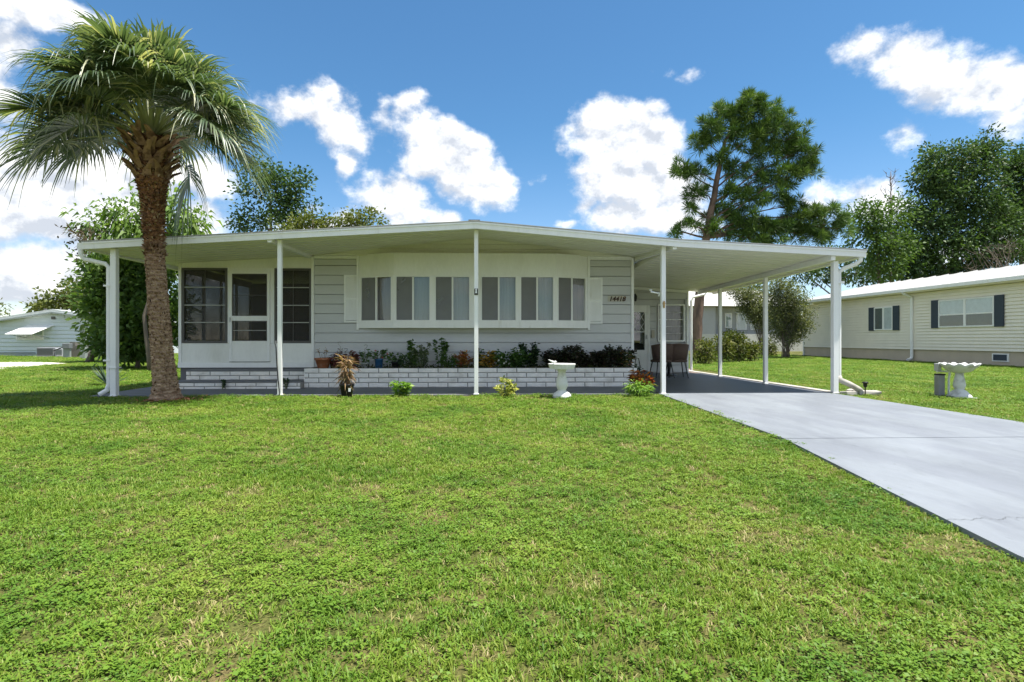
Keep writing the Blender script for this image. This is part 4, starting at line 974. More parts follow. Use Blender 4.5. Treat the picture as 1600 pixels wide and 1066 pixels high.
for k in range(30): 
    y = y0n+k*(y1n-y0n)/30; rs.add([(XN-.42, y, 3.20), (XN-.42, y+.04, 3.20), (XN+4, y+.04, 4.185), (XN+4, y, 4.185), (XN-.42, y+.02, 3.235), (XN+4, y+.02, 4.22)], [(0, 4, 5, 3), (4, 1, 2, 5), (0, 1, 4)])
stuff(rs.build('roof_seam', SHING, roofn))
yv = atx(1382, 420, XN+4).y; MB().tube([(XN+3, 17.0, 4.0), (XN+3, 17.0, 4.9)], .025, 8).build('vent_pipe', WHITE, roofn)
def nwin(pxa, pxb, pya, pyb, kind):
    pm_ = (pxa+pxb)/2; ya, yb = atx(pxb, 500, XN).y, atx(pxa, 500, XN).y; zb, zt = atx(pm_, pyb, XN).z, atx(pm_, pya, XN).z; x = XN-.075; fw = .05
    m = MB().box(x-.01, XN+.02, ya, ya+fw, zb, zt).box(x-.01, XN+.02, yb-fw, yb, zb, zt).box(x-.01, XN+.02, ya+fw, yb-fw, zb, zb+fw).box(x-.01, XN+.02, ya+fw, yb-fw, zt-fw, zt)
    w = m.build('window', WHITE, nh); ym = (ya+yb)/2
    bx('mullion', WHITE, w, x-.008, XN+.02, ym-.05, ym+.05, zb+fw, zt-fw)
    for (a, b) in ((ya+fw, ym-.05), (ym+.05, yb-fw)):
        bx('pane', GLASS, w, x+.001, x+.004, a, b, zb+fw, zt-fw)
        zz = (zb+zt)/2-.05
        if kind == 2:
            bx('sash_bar', WHITE, w, x-.004, XN+.01, a, b, zz-.025, zz+.025)
            bx('blind', pmat('blind_pale', (.55, .62, .64), .8), w, XN-.058, XN-.050, a, b, zz+.025, zt-fw)
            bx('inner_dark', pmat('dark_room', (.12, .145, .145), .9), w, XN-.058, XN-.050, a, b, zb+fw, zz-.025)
        else:
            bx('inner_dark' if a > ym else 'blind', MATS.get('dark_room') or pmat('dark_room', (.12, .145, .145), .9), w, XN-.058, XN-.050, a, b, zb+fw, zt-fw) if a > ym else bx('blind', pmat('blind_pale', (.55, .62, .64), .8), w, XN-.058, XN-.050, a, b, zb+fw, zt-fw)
    sw_ = .36
    for (a, b) in ((ya-sw_-.01, ya-.01), (yb+.01, yb+sw_+.01)): bx('shutter', SLATE, nh, XN-.08, XN-.041, a, b, zb-.02, zt+.02)
nwin(1469, 1556, 466, 511, 2); nwin(1368, 1397, 480, 516, 1)
yd = atx(1427, 500, XN).y
MB().tube([(XN-.47, yd, 3.07), (XN-.42, yd, 2.98), (XN-.10, yd, 2.86), (XN-.07, yd, 2.75), (XN-.07, yd, .25), (XN-.10, yd, .14), (XN-.30, yd-.05, .08)], .06, 8).build('downspout', WHITE, nh)
yv0, yv1 = atx(1577, 560, XN+.03).y, atx(1551, 560, XN+.03).y
vt = MB().box(XN+.0, XN+.04, yv0, yv1, .17, .47).build('vent', WHITE, nh); bx('grille', SLATE, vt, XN-.012, XN-.002, yv0+.06, yv1-.06, .21, .43)
bx('splash_block', BLACK, nh, XN-.75, XN-.2, yd-.18, yd+.12, .0, .05)
# second downspout at the near end
MB().tube([(XN-.47, 17.9, 3.07), (XN-.40, 17.9, 2.99), (XN-.05, 17.9, 2.93)], .06, 8).build('downspout', WHITE, nh)

# ------------------------------------------------------------------ grey house seen through the carport
YG = 44
g0, g1 = ax(1085, YG), ax(1262, YG); xk = ax(1118, YG)
gh = thing('grey_house', ((g0+g1)/2, YG, 0), 'grey house with pale shingle roof seen through the carport', 'house')
GH = pmat('grey_wall', (.40, .41, .43), .7, .06, 2); GHL = pmat('grey_wall_side', (.42, .43, .44), .7, .06, 2)
zt_g = at(1118, 479, YG).z
bx('wall', GH, gh, g0, xk, YG, YG+9, 0, zt_g); bx('front_wall', GHL, gh, xk+.01, g1, YG+1.2, YG+9, 0, zt_g)
rv = [(g0-.6, YG-.5, zt_g+.02), (xk+.3, YG-.5, zt_g+.02), (g1+.5, YG+.6, zt_g+.02), (g1+.5, YG+9.5, zt_g+.02), (g0-.6, YG+9.5, zt_g+.02), (xk-1.5, YG+4.5, zt_g+1.7), (g1-1.5, YG+4.5, zt_g+1.7)]
MB().add(rv, [(0, 1, 5), (1, 2, 6, 5), (2, 3, 6), (3, 4, 5, 6), (4, 0, 5), (4, 3, 2, 1, 0)]).build('roof', pmat('pale_shingle', (.50, .50, .48), .9, .1, 3, .4, 30), gh)
bx('base_course', pmat('pale_base', (.55, .55, .52), .8), gh, g0-.02, g1+.02, YG-.03, YG+.0, 0, at(1118, 522, YG).z)
for (a, b, c_, d_) in ((1132, 1143, 488, 512), (1150, 1166, 488, 515), (1172, 1180, 492, 515)):
    w = bx('window', WHITE, gh, ax(a, YG+1.2), ax(b, YG+1.2), YG+1.12, YG+1.19, at(a, d_, YG).z, at(a, c_, YG).z)
    bx('pane', GLASS2, w, ax(a, YG+1.2)+.1, ax(b, YG+1.2)-.1, YG+1.10, YG+1.115, at(a, d_, YG).z+.1, at(a, c_, YG).z-.1)

# ------------------------------------------------------------------ neighbour's house on the far left
YL = 33
lh = thing('left_neighbour_house', (ax(60, YL), YL, 0), 'pale blue sided house with a white window awning at the left edge', 'house')
LV = pmat('pale_blue_vinyl', (.62, .68, .70), .6, .05, 2)
X0, X1, XR = ax(-190, YL), ax(168, YL), ax(88, YL)
zr_ = at(88, 489, YL).z; zl_ = at(-190, 533, YL).z; zrr = at(168, 500, YL).z
MB().prism([(X0, 0), (X1, 0), (X1, zrr), (XR, zr_), (X0, zl_)], 'y', YL+.03, YL+9).build('wall', LV, lh)
lap = MB(); pitch = .235
for i in range(12):
    z = .12+i*pitch
    if z > zr_-.05: break
    def xs_at(zz): 
        a = X0 if zz <= zl_ else X0+(XR-X0)*(zz-zl_)/(zr_-zl_); b_ = X1 if zz <= zrr else X1-(X1-XR)*(zz-zrr)/(zr_-zrr); return a, b_
    a, b_ = xs_at(min(z+pitch, zr_-.02)); 
    if b_-a > .2: lap.add([(a, YL-.03, z), (b_, YL-.03, z), (b_, YL+.028, z+pitch-.01), (a, YL+.028, z+pitch-.01), (a, YL+.03, z), (b_, YL+.03, z)], [(0, 1, 2, 3), (0, 4, 5, 1)])
stuff(lap.build('lap_siding', LV, lh))
GT = pmat('grey_green_trim', (.27, .31, .30), .6)
rf = MB(); rf.prism([(X0-.3, zl_-.02), (XR, zr_+.0), (X1+.3, zrr-.02), (X1+.3, zrr+.16), (XR, zr_+.20), (X0-.3, zl_+.16)], 'y', YL-.35, YL+9.3); rl = rf.build('roof', pmat('pale_roof', (.55, .58, .58), .7), lh)
bx('fascia', GT, rl, X0-.2, X0-.19, YL-.36, YL-.355, zl_, zl_+.1)
MB().prism([(X0-.3, zl_-.05), (XR, zr_-.03), (X1+.3, zrr-.05), (X1+.3, zrr+.03), (XR, zr_+.05), (X0-.3, zl_+.03)], 'y', YL-.40, YL-.352).build('fascia', GT, rl)
MB().tube([(ax(50, YL)-.0, YL+1, zr_), (ax(50, YL), YL+1, zr_+.30)], .08, 8).build('roof_vent', DARKFR, rl)
wv0, wv1 = ax(26, YL), ax(69, YL); z0, z1 = at(40, 531, YL).z, at(40, 514, YL).z
w = bx('window', WHITE, lh, wv0, wv1, YL-.06, YL+.02, z0, z1)
for k in range(3): bx('pane', GLASS2, w, wv0+.06+k*(wv1-wv0-.06)/3, wv0+(k+1)*(wv1-wv0-.06)/3, YL-.068, YL-.062, z0+.06, z1-.04)
aw0, aw1, zt2, zb2 = ax(6, YL-1), ax(70, YL), at(40, 508, YL).z, at(30, 522, YL-.9).z
aw = MB()
for k in range(12):
    a = aw0+(aw1-aw0)*k/12; b_ = aw0+(aw1-aw0)*(k+1)/12-.01; s_ = .25*0
    aw.add([(a+.55, YL-.02, zt2), (b_+.55, YL-.02, zt2), (b_, YL-.95, zb2), (a, YL-.95, zb2), (a+.55, YL-.02, zt2-.03), (b_+.55, YL-.02, zt2-.03), (b_, YL-.95, zb2-.03), (a, YL-.95, zb2-.03)], [(3, 2, 1, 0), (4, 5, 6, 7), (2, 3, 7, 6), (0, 3, 7, 4), (1, 5, 6, 2)])
awn = aw.build('awning', WHITE, lh)
for xx in (aw0+.1, aw1-.1): MB().tube([(xx, YL-.9, zb2), (xx+.4, YL-.03, z0+.1)], .02, 6).build('bracket', GT, awn)
bx('small_vent', DARKFR, lh, ax(81, YL), ax(87, YL), YL-.06, YL-.032, at(84, 499, YL).z, at(84, 495, YL).z)
bx('base_rail', GT, lh, X0, ax(56, YL), YL-.06, YL-.032, .16, .24)
def ac(pxa, pxb, pyt, Y, label, mat):
    a, b_ = ax(pxa, Y), ax(pxb, Y); zt = at(pxa, pyt, Y).z
    t = thing('air_conditioner', ((a+b_)/2, Y+.3, 0), label, 'air conditioner')
    MB().box(a, b_, Y, Y+.8, .06, zt).build('casing', mat, t, bevel=.03)
    g = MB(); z = .14
    while z < zt-.08: g.box(a+.05, b_-.05, Y-.012, Y-.002, z, z+.025); z += .06
    stuff(g.build('grille', DARKFR, t)); MB().box(a-.1, b_+.1, Y-.1, Y+.9, 0, .058).build('pad', CONC_K, t)
ac(57, 84, 543, YL-2.0, 'wide dark grey air conditioner beside the blue house', pmat('ac_grey', (.20, .205, .22), .6, .1, 5))
ac(85.5, 98, 544.5, YL-2.0, 'narrow light grey air conditioner next to the dark one', pmat('ac_light', (.42, .43, .45), .6, .1, 5))
q = Vector((ax(105, YL-3), YL-3, 0)); t = thing('meter_post', q, 'grey utility meter on a short post left of the shrubs', 'meter')
MB().box(q.x-.18, q.x+.18, q.y-.05, q.y+.05, 0, at(105, 545, YL-3).z).build('post', pmat('meter_post_grey', (.30, .33, .32), .7), t)
zt = at(105, 545, YL-3).z; MB().box(q.x-.16, q.x+.22, q.y-.15, q.y+.1, zt, zt+.28).build('meter_box', pmat('meter_grey', (.17, .18, .19), .5), t, bevel=.02); MB().tube([(q.x-.16, q.y, zt+.1), (q.x-.7, q.y, zt-.12)], .03, 6).build('pipe', BLKMET, t)
q = Vector((ax(112, YL-2.6), YL-2.6, 0)); t = thing('wooden_stairs', q, 'small weathered stair beside the utility meter', 'stairs')
for k in range(4): MB().box(q.x-.1+k*.28, q.x+.18+k*.28, q.y, q.y+.9, 0, .85-.2*k).build('step', pmat('grey_wood', (.17, .16, .14), .9, .2, 8), t)
for k, pxx in enumerate((130, 133)):
    q = Vector((ax(pxx, YL-4-k), YL-4-k, 0)); t = thing('fence_post', q, ('square grey post half hidden by the left shrubs', 'thinner grey post behind the square one')[k], 'post')
    MB().box(q.x-.11+.05*k, q.x+.11-.05*k, q.y-.1, q.y+.1, 0, (1.5, .9)[k]).build('shaft', MATS['meter_post_grey'], t, bevel=.01); MB().box(q.x-.13+.05*k, q.x+.13-.05*k, q.y-.12, q.y+.12, (1.5, .9)[k], (1.54, .93)[k]).build('cap', MATS['meter_post_grey'], t)
# ------------------------------------------------------------------ cabbage palm
PB = at(259, 626, 9.1); PB.z = 0
PY = PB.y; 
palm = thing('palm_tree', PB, 'tall fan palm with shaggy brown trunk in front of the porch', 'palm tree')
def ptx(py):   # centre line of the trunk read from the photo
    px = float(np.interp(py, [200, 283, 386, 470, 560, 622], [236, 238, 241, 247, 254, 261])); p = at(px, py, PY); return p
TR = [(626, .235), (616, .198), (600, .168), (560, .146), (500, .138), (440, .128), (390, .122), (330, .136), (300, .165), (283, .210), (262, .20), (240, .22), (215, .20)]
NSEG, NRING = 72, 300
zs = np.linspace(at(250, 622, PY).z-.02, at(236, 215, PY).z, NRING)
pys = 530-(zs-1)*FOC/ (PY/ray(245, 530).y)
V = []
ph = RG.uniform(0, 6.28, 8)
for i, (z, py) in enumerate(zip(zs, pys)):
    c = ptx(py); r0 = float(np.interp(py, [t[0] for t in TR][::-1], [t[1] for t in TR][::-1]))
    for k in range(NSEG):
        a = 2*PI*k/NSEG
        zz = z + .030*math.sin(a*2+ph[0]+z*1.3)+.018*math.sin(a*5+ph[1])       # wavering leaf-scar rings
        s_ = (zz/ .066) % 1.0
        ring = ((.020*(s_**1.5)) if py > 370 else .032*(s_**1.6))
        br = .010*math.sin(a*9+ph[2]+zz*17)*math.sin(zz*31+ph[3]) + .006*math.sin(a*23+zz*41)
        r = r0+ring+br + rnd.gauss(0, .0035 if py > 370 else .009)
        if py > 600: r += .02*math.sin(a*7+1)*(py-600)/22
        V.append((c.x+r*math.cos(a), PY+r*math.sin(a), z))
F = [(i*NSEG+k, i*NSEG+(k+1) % NSEG, (i+1)*NSEG+(k+1) % NSEG, (i+1)*NSEG+k) for i in range(NRING-1) for k in range(NSEG)]
tm = MB(); tm.add(V, F)
def palm_bark():
    m = bpy.data.materials.new('palm_bark'); m.use_nodes = True; t = m.node_tree; t.nodes.clear()
    out = nd(t, 'ShaderNodeOutputMaterial'); b = nd(t, 'ShaderNodeBsdfPrincipled'); t.links.new(b.outputs[0], out.inputs[0])
    g = nd(t, 'ShaderNodeNewGeometry'); sp = nd(t, 'ShaderNodeSeparateXYZ'); t.links.new(g.outputs['Position'], sp.inputs[0])
    def noi(s, st, d=5, r=.6):
        n = nd(t, 'ShaderNodeTexNoise'); n.inputs['Scale'].default_value = s; n.inputs['Detail'].default_value = d; n.inputs['Roughness'].default_value = r
        t.links.new(vmt(t, 'MULTIPLY', g.outputs['Position'], st), n.inputs['Vector']); return n.outputs['Fac']
    rp = nd(t, 'ShaderNodeValToRGB'); e = rp.color_ramp.elements     # old grey-brown lower trunk
    e[0].position = .3; e[0].color = (.17, .098, .058, 1); e[1].position = .7; e[1].color = (.52, .375, .26, 1)
    t.links.new(noi(7, (1, 1, 4.5)), rp.inputs[0])
    rq = nd(t, 'ShaderNodeValToRGB'); e = rq.color_ramp.elements     # rusty fibres higher up
    e[0].position = .32; e[0].color = (.10, .045, .024, 1); e[1].position = .72; e[1].color = (.42, .22, .11, 1)
    t.links.new(noi(12, (1, 1, 3)), rq.inputs[0])
    mxn = nd(t, 'ShaderNodeMix', data_type='RGBA'); t.links.new(sstep(t, mth(t, 'ADD', sp.outputs[2], mth(t, 'MULTIPLY', noi(3, (1, 1, 1)), .8)), 2.5, 3.1), mxn.inputs['Factor'])
    t.links.new(rp.outputs[0], mxn.inputs[6]); t.links.new(rq.outputs[0], mxn.inputs[7]); t.links.new(mxn.outputs[2], b.inputs['Base Color'])
    b.inputs['Roughness'].default_value = .9; b.inputs['Specular IOR Level'].default_value = .15
    bn = nd(t, 'ShaderNodeBump'); bn.inputs['Strength'].default_value = .9; bn.inputs['Distance'].default_value = .02
    t.links.new(noi(40, (1, 1, 1.6), 6, .7), bn.inputs['Height']); t.links.new(bn.outputs[0], b.inputs['Normal'])
    return m
PBARK = palm_bark()
trunk = tm.build('trunk', PBARK, palm)
# ragged chips of old leaf bases on the fibrous stretch
P, Dn, L_, W_ = [], [], [], []
for i in range(3000):
    py = rnd.uniform(215, 400) if rnd.random() < .45 else rnd.uniform(400, 610)
    c = ptx(py); r0 = float(np.interp(py, [t[0] for t in TR][::-1], [t[1] for t in TR][::-1])); a = rnd.uniform(0, 2*PI)
    P.append((c.x+r0*math.cos(a), PY+r0*math.sin(a), c.z)); k = 1.0 if py < 400 else .45
    k = 1.0 if py < 400 else .45
    Dn.append((math.cos(a)*.9*k+rnd.gauss(0, .3), math.sin(a)*.9*k+rnd.gauss(0, .3), rnd.uniform(-.1, 1.1))); L_.append(rnd.uniform(.035, .10)*(1 if py < 400 else .42)); W_.append(rnd.uniform(.02, .05)*(1 if py < 400 else 1.2))
P = np.array(P); V, F = leaves(P, np.array(Dn), rdir(len(P)), np.array(L_), np.array(W_))
fb = link_np('bark_fibre', V, F, RG.random(len(F)), leafmat('bark_chip', [(0, (.06, .03, .018)), (.4, (.20, .115, .065)), (.8, (.40, .28, .19)), (1, (.55, .43, .32))], .0, .9, .1, .3, 2.5), palm); stuff(fb)
# split leaf bases ("boots") criss-crossing below the crown
BOOT = pmat('boot_tan', (.27, .165, .095), .85, .25, 9, .6, 50, col2=(.12, .065, .035), c2lo=.45, c2hi=.62, s2=7)
hub = ptx(232); 
for lay in range(6):
    z = at(238, 280-lay*11, PY).z; n = 9
    for k in range(n):
        a = 2*PI*(k+.5*(lay % 2))/n+rnd.uniform(-.12, .12); r = .225+.012*lay
        Lb = rnd.uniform(.18, .34); w0, w1 = .075, .030; out = .62+rnd.uniform(-.2, .3)
        d = Vector((math.cos(a)*out, math.sin(a)*out, 1)).normalized(); tng = Vector((-math.sin(a), math.cos(a), 0)); nn = tng.cross(d)
        lean = tng*rnd.choice((-1, 1))*rnd.uniform(.15, .6)
        c0 = Vector((hub.x+r*math.cos(a), PY+r*math.sin(a), z)); c1 = c0+(d+lean*.5)*Lb*.5; c2 = c0+(d+lean).normalized()*Lb+Vector((math.cos(a), math.sin(a), 0))*.05
        vs = []
        for c, w, th in ((c0, w0, .02), (c1, (w0+w1)/2, .022), (c2, w1, .018)): vs += [c-tng*w+nn*.0, c+nn*-th*1.6, c+tng*w, c+nn*th*.4]
        MB().add(vs, [(0, 1, 5, 4), (1, 2, 6, 5), (2, 3, 7, 6), (3, 0, 4, 7), (4, 5, 9, 8), (5, 6, 10, 9), (6, 7, 11, 10), (7, 4, 8, 11), (8, 9, 10, 11)]).build('leaf_base', BOOT, palm)
PALM = leafmat('palm_leaf', [(0, (.050, .086, .044)), (.55, (.108, .155, .084)), (.85, (.215, .255, .14)), (1, (.44, .43, .27))], .28, .33, .6, .15, 1.5)
def frond(az_, el_, pl, R, droop, seed, fold=.35):
    r = random.Random(seed); h = Vector((math.cos(az_), math.sin(az_), 0)); side = Vector((-math.sin(az_), math.cos(az_), 0))
    base = Vector((hub.x, PY, ptx(222).z+.06*math.sin(el_)*2))+h*.12
    pts = []; p = base.copy(); e = el_
    for i in range(9):
        pts.append(p.copy()); p = p+(h*math.cos(e)+Vector((0, 0, math.sin(e))))*(pl/8); e -= droop*.11*(.4+math.cos(e))
    m = MB(); V = []; F = []; T = []
    def strip(path, w, nrm, tint):
        o = len(V); n = len(path)
        for i, q in enumerate(path):
            d = (path[min(i+1, n-1)]-path[max(i-1, 0)]).normalized(); s_ = d.cross(nrm); s_ = s_.normalized() if s_.length > 1e-5 else side; u = s_.cross(d)
            V.extend([q-s_*w[i]+u*w[i]*.45, q, q+s_*w[i]+u*w[i]*.45])
        for i in range(n-1):
            a = o+3*i; F.extend([(a, a+1, a+4, a+3), (a+1, a+2, a+5, a+4)]); T.extend([tint, tint])
    strip(pts, [.030-.0017*i for i in range(9)], Vector((0, 0, 1)), .92)
    # fan: segments leave the bending midrib
    d0 = (pts[-1]-pts[-2]).normalized(); e = math.asin(max(-1, min(1, d0.z))); q = pts[-1].copy(); rib = [q.copy()]
    for i in range(10):
        q = q+(h*math.cos(e)+Vector((0, 0, math.sin(e))))*(R*.036); e -= droop*.10; rib.append(q.copy())
    nseg = 54
    for i in range(nseg):
        f = (i+.5)/nseg*2-1; ang = f*2.05; af = abs(f)
        o = rib[int((1-af)**1.0*9.9)]; k = int((1-af)*9); dr = (rib[k+1]-rib[k]).normalized() if k < 10 else d0
        up = side.cross(dr).normalized(); up = up if up.z > 0 or True else -up
        if up.z < 0: up = -up
        sgn = 1 if f > 0 else -1
        lat = side*sgn
        dirn = (dr*math.cos(ang) + lat*math.sin(abs(ang)) + up*fold*math.sin(abs(ang))*.6).normalized()
        Ls = R*(1.0-.30*af**2)*r.uniform(.92, 1.06)
        path = []; g = (droop+.42)*r.uniform(.55, 1.3)
        hang = r.random() < .16
        for j in range(7):
            s = j/6; sag = (.16*g*s*s+(.34*g*max(0, s-.55)**1.5*2.2)) * Ls
            if hang: sag += Ls*.9*max(0, s-.5)**1.5
            path.append(o+dirn*Ls*(s-(.12*g*s**3)) + Vector((0, 0, -sag)))
        tint = r.random()*.8 if not hang else r.uniform(.7, 1.0)
        if r.random() < .05: tint = 1.0
        w = .0205*R
        strip(path, [w*.5, w, w*1.05, w*.95, w*.7, w*.38, w*.08], up, tint)
    Vn = np.array([tuple(v) for v in V]); return link_np('frond', Vn, np.array(F), T, PALM, palm)
NF = 52
for i in range(NF):
    f = i/(NF-1)
    az_ = i*2.39996+rnd.uniform(-.15, .15)
    el_ = math.radians(88-66*f**.9+rnd.uniform(-7, 7))
    if f > .5 and abs(math.cos(az_)) < .75: el_ += math.radians(22 if math.sin(az_) < 0 else 8)
    frond(az_, el_, rnd.uniform(.72, .98)*(1.0-.10*(1-f)), rnd.uniform(.78, .95), rnd.uniform(.8, 1.2)*(.42+.12*f), 100+i)
for i in range(14):
    az_ = -PI/2+(i-6.5)*.36+rnd.uniform(-.1, .1); frond(az_, rnd.uniform(.50, .95), rnd.uniform(.60, .90), rnd.uniform(.80, .95), rnd.uniform(.34, .5), 300+i)
# the long arms that stand out in the photo
for az_, el_, pl, R, dr in ((PI*.98, .32, 1.30, .95, .36), (PI*1.06, .12, 1.1, .9, .40), (-.05, .22, 1.0, .88, .55), (.18, -.25, .55, .80, .95), (PI*.9, .62, 1.25, .95, .4), (-.25, .55, 1.15, .92, .45), (PI*1.15, .40, 1.2, .92, .4), (-.5, .35, 1.1, .9, .5)):
    frond(az_, el_, pl, R, dr, int(az_*1000)+7)
# rusty litter and bare soil around the foot
lt = []; 
P = np.array([(PB.x+rnd.gauss(.12, .22), PB.y+rnd.gauss(-.05, .13), rnd.uniform(.012, .05)) for _ in range(900)])
V, F = leaves(P, rdir(900)*np.array([1, 1, .3]), rdir(900, 1), .04, .02)
lo = link_np('palm_litter', V, F, RG.random(900), leafmat('rust_litter', [(0, (.20, .075, .03)), (.6, (.33, .15, .07)), (1, (.42, .26, .15))], .1), None)
stuff(lo); lo['label'] = 'rusty bark litter around the palm foot'

# ------------------------------------------------------------------ trees
def lobe(px, py, rx, ry, Y, ry_y=None):
    c = at(px, py, Y); k = Y/FOC; return (np.array(c), np.array((rx*k, (ry_y if ry_y else (rx+ry)*.5*k*.9), ry*k)))
def tree(name, base, lobes, mat, label, cat='tree', dens=1.0, leaf=.2, lw=.5, clump=.45, per=26, trunk_r=.2, bark=None, droop=.2, group=None, fork=.45, needles=False, path=None, jmin=1, up=.5):
    base = Vector(base); t = thing(name, base, label, cat, group)
    P, Dn, tn, SC = [], [], [], []
    br = MB(); bark = bark or BARK
    tot = np.mean([l[0] for l in lobes], axis=0)
    if path is None:
        top = Vector(tot); top.z = base.z+(top.z-base.z)*1.05
        path = [base, base+(top-base)*.35+Vector((rnd.gauss(0, .1), 0, 0)), base+(top-base)*.7+Vector((rnd.gauss(0, .15), 0, 0)), top]
    tr = MB(); npth = len(path)
    fine = []
    for i in range(npth-1):
        for s in range(4):
            f = s/4; fine.append(path[i]*(1-f)+path[i+1]*f+Vector((rnd.gauss(0, trunk_r*.06), rnd.gauss(0, trunk_r*.06), 0)))
    fine.append(path[-1])
    rr = [trunk_r*(1.25 if i == 0 else 1)*(1-.8*(i/(len(fine)-1))**1.1) for i in range(len(fine))]
    tr.tube(fine, rr, 12); tr.build('trunk', bark, t, smooth=True)
    for (c, r) in lobes:
        n = max(4, int(dens*17*(r[0]*r[2]+r[0]*r[1]+r[1]*r[2])/(clump**2)/9))
        d = rdir(n); rad = RG.random(n)**(1/2.4); cc = c + d*rad[:, None]*r*RG.uniform(.9, 1.08, (n, 1))
        # limb from the nearest lower trunk point
        cv = Vector(c); j = min(range(jmin, len(fine)), key=lambda i: abs(fine[i].z-(cv.z-.6*math.hypot(fine[i].x-cv.x, fine[i].y-cv.y))))
        a = fine[j]; mid = (a+cv)/2+Vector((rnd.gauss(0, .15), rnd.gauss(0, .15), (cv-a).length*.08))
        r0 = max(.02, rr[j]*(.32 if needles else .5)); br.tube([a, (a+mid)/2+Vector((0, 0, -.02)), mid, cv], [r0, r0*.8, r0*.62, r0*.3], 7)
        for q in cc[:max(2, int(n*.45))]:
            qv = Vector(q); f = rnd.uniform(.3, 1); s0 = mid*(1-f)+cv*f; m2 = (s0+qv)/2+Vector((rnd.gauss(0, .08), rnd.gauss(0, .08), .05))
            br.tube([s0, m2, qv], [r0*.3, r0*.18, r0*.06+.003], 4, cap=False)
        for q, o in zip(cc, d):
            m_ = int(per*1.25*rnd.uniform(.6, 1.4)); tb = rnd.random()
            if needles:
                ax_ = unit((o*.7+np.array((0, 0, .8))+RG.normal(size=3)*.35)[None])[0]
                dd = unit(ax_[None]*.75+RG.normal(size=(m_, 3))*.75); pp = q+dd*clump*.12+ax_*RG.uniform(-.3, .3, (m_, 1))*clump*.6
            else:
                g = RG.normal(size=(m_, 3)); pp = q+g*clump*np.array((.42, .42, .30)); dd = unit(g*.6+o*.5+RG.normal(size=(m_, 3))*.6+np.array((0, 0, up*.4)))
            P.append(pp); Dn.append(dd); tn.append(np.clip(tb*.45+RG.random(m_)*.55, 0, 1))
    P = np.concatenate(P); Dn = np.concatenate(Dn); tn = np.concatenate(tn); k = P[:, 2] > .03; P, Dn, tn = P[k], Dn[k], tn[k]
    n = len(P); sc = RG.uniform(.65, 1.3, n)
    V, F = leaves(P, Dn, rdir(n, .9), leaf*sc, leaf*lw*sc, droop)
    link_np('crown', V, F, tn, mat, t, org=tot)
    br.build('limbs', bark, t)
    return t
LT_LIGHT = leafmat('tree_light', [(0, (.065, .125, .026)), (.5, (.12, .20, .042)), (1, (.21, .29, .075))], .35, .55)
LT_MID = leafmat('tree_mid', [(0, (.038, .080, .020)), (.5, (.075, .135, .032)), (1, (.14, .21, .05))], .3, .55)
LT_OAK = leafmat('tree_oak', [(0, (.028, .058, .022)), (.5, (.058, .108, .036)), (1, (.12, .185, .06))], .25, .5)
LT_YEL = leafmat('tree_yellow', [(0, (.06, .085, .018)), (.5, (.11, .135, .03)), (1, (.18, .19, .05))], .3, .55)
LT_PINE = leafmat('tree_pine', [(0, (.040, .085, .022)), (.5, (.085, .155, .035)), (1, (.19, .27, .06))], .15, .55, posvar=.3, pscale=.5)
LT_GREY = leafmat('tree_grey', [(0, (.075, .095, .045)), (.5, (.14, .165, .075)), (1, (.24, .245, .12))], .3, .6)
LT_HEDGE = leafmat('tree_hedge', [(0, (.035, .055, .014)), (.5, (.085, .105, .022)), (1, (.17, .165, .04))], .3, .6)

# left, beside and behind the porch
Y = 17.5
tree('drooping_tree', (ax(235, Y), Y, 0), [lobe(*a, Y) for a in ((165,352,34,26),(205,330,34,28),(285,335,32,28),(255,312,22,14),(300,355,24,18),(225,365,60,22),(190,345,30,30),(275,365,40,20))], LT_LIGHT, 'light green tree with drooping leaves rising over the porch roof', leaf=.26, lw=.36, droop=.7, clump=.55, per=34, trunk_r=.07, dens=.95)
Y = 19
tree('broadleaf_tree', (ax(215, Y), Y, 0), [lobe(*a, Y) for a in ((190,440,44,40),(245,450,34,50),(225,505,50,36),(185,500,34,44),(265,500,22,50),(168,465,28,34),(155,412,18,16),(205,405,50,20),(250,405,30,20),(200,540,60,18))], LT_MID, 'dense green tree seen under the left end of the roof', leaf=.22, lw=.5, clump=.5, per=44, trunk_r=.07, dens=1.6)
Y = 24
tree('broadleaf_tree', (ax(140, Y), Y, 0), [lobe(*a, Y) for a in ((165,470,34,34),(145,490,20,20),(180,520,36,34),(165,430,24,26),(175,530,28,20),(200,420,36,40),(215,500,46,50))], LT_MID, 'rounded green tree overhanging the corner of the blue house', leaf=.24, lw=.55, clump=.6, per=40, trunk_r=.14, dens=1.5)
Y = 44
tree('distant_tree', (ax(95, Y), Y, 0), [lobe(*a, Y) for a in ((75,478,22,12),(100,464,26,20),(125,455,28,26),(60,482,10,8))], LT_YEL, 'yellow green treetop behind the roof of the blue house', leaf=.3, lw=.6, clump=.8, per=34, trunk_r=.2, dens=1.5)
tree('distant_tree', (ax(-4, 50), 50, 0), [lobe(*a, 50) for a in ((0,486,14,12),(-16,492,16,14))], LT_YEL, 'small treetop at the left edge above the blue house', leaf=.3, lw=.4, clump=.8, per=30, trunk_r=.2)
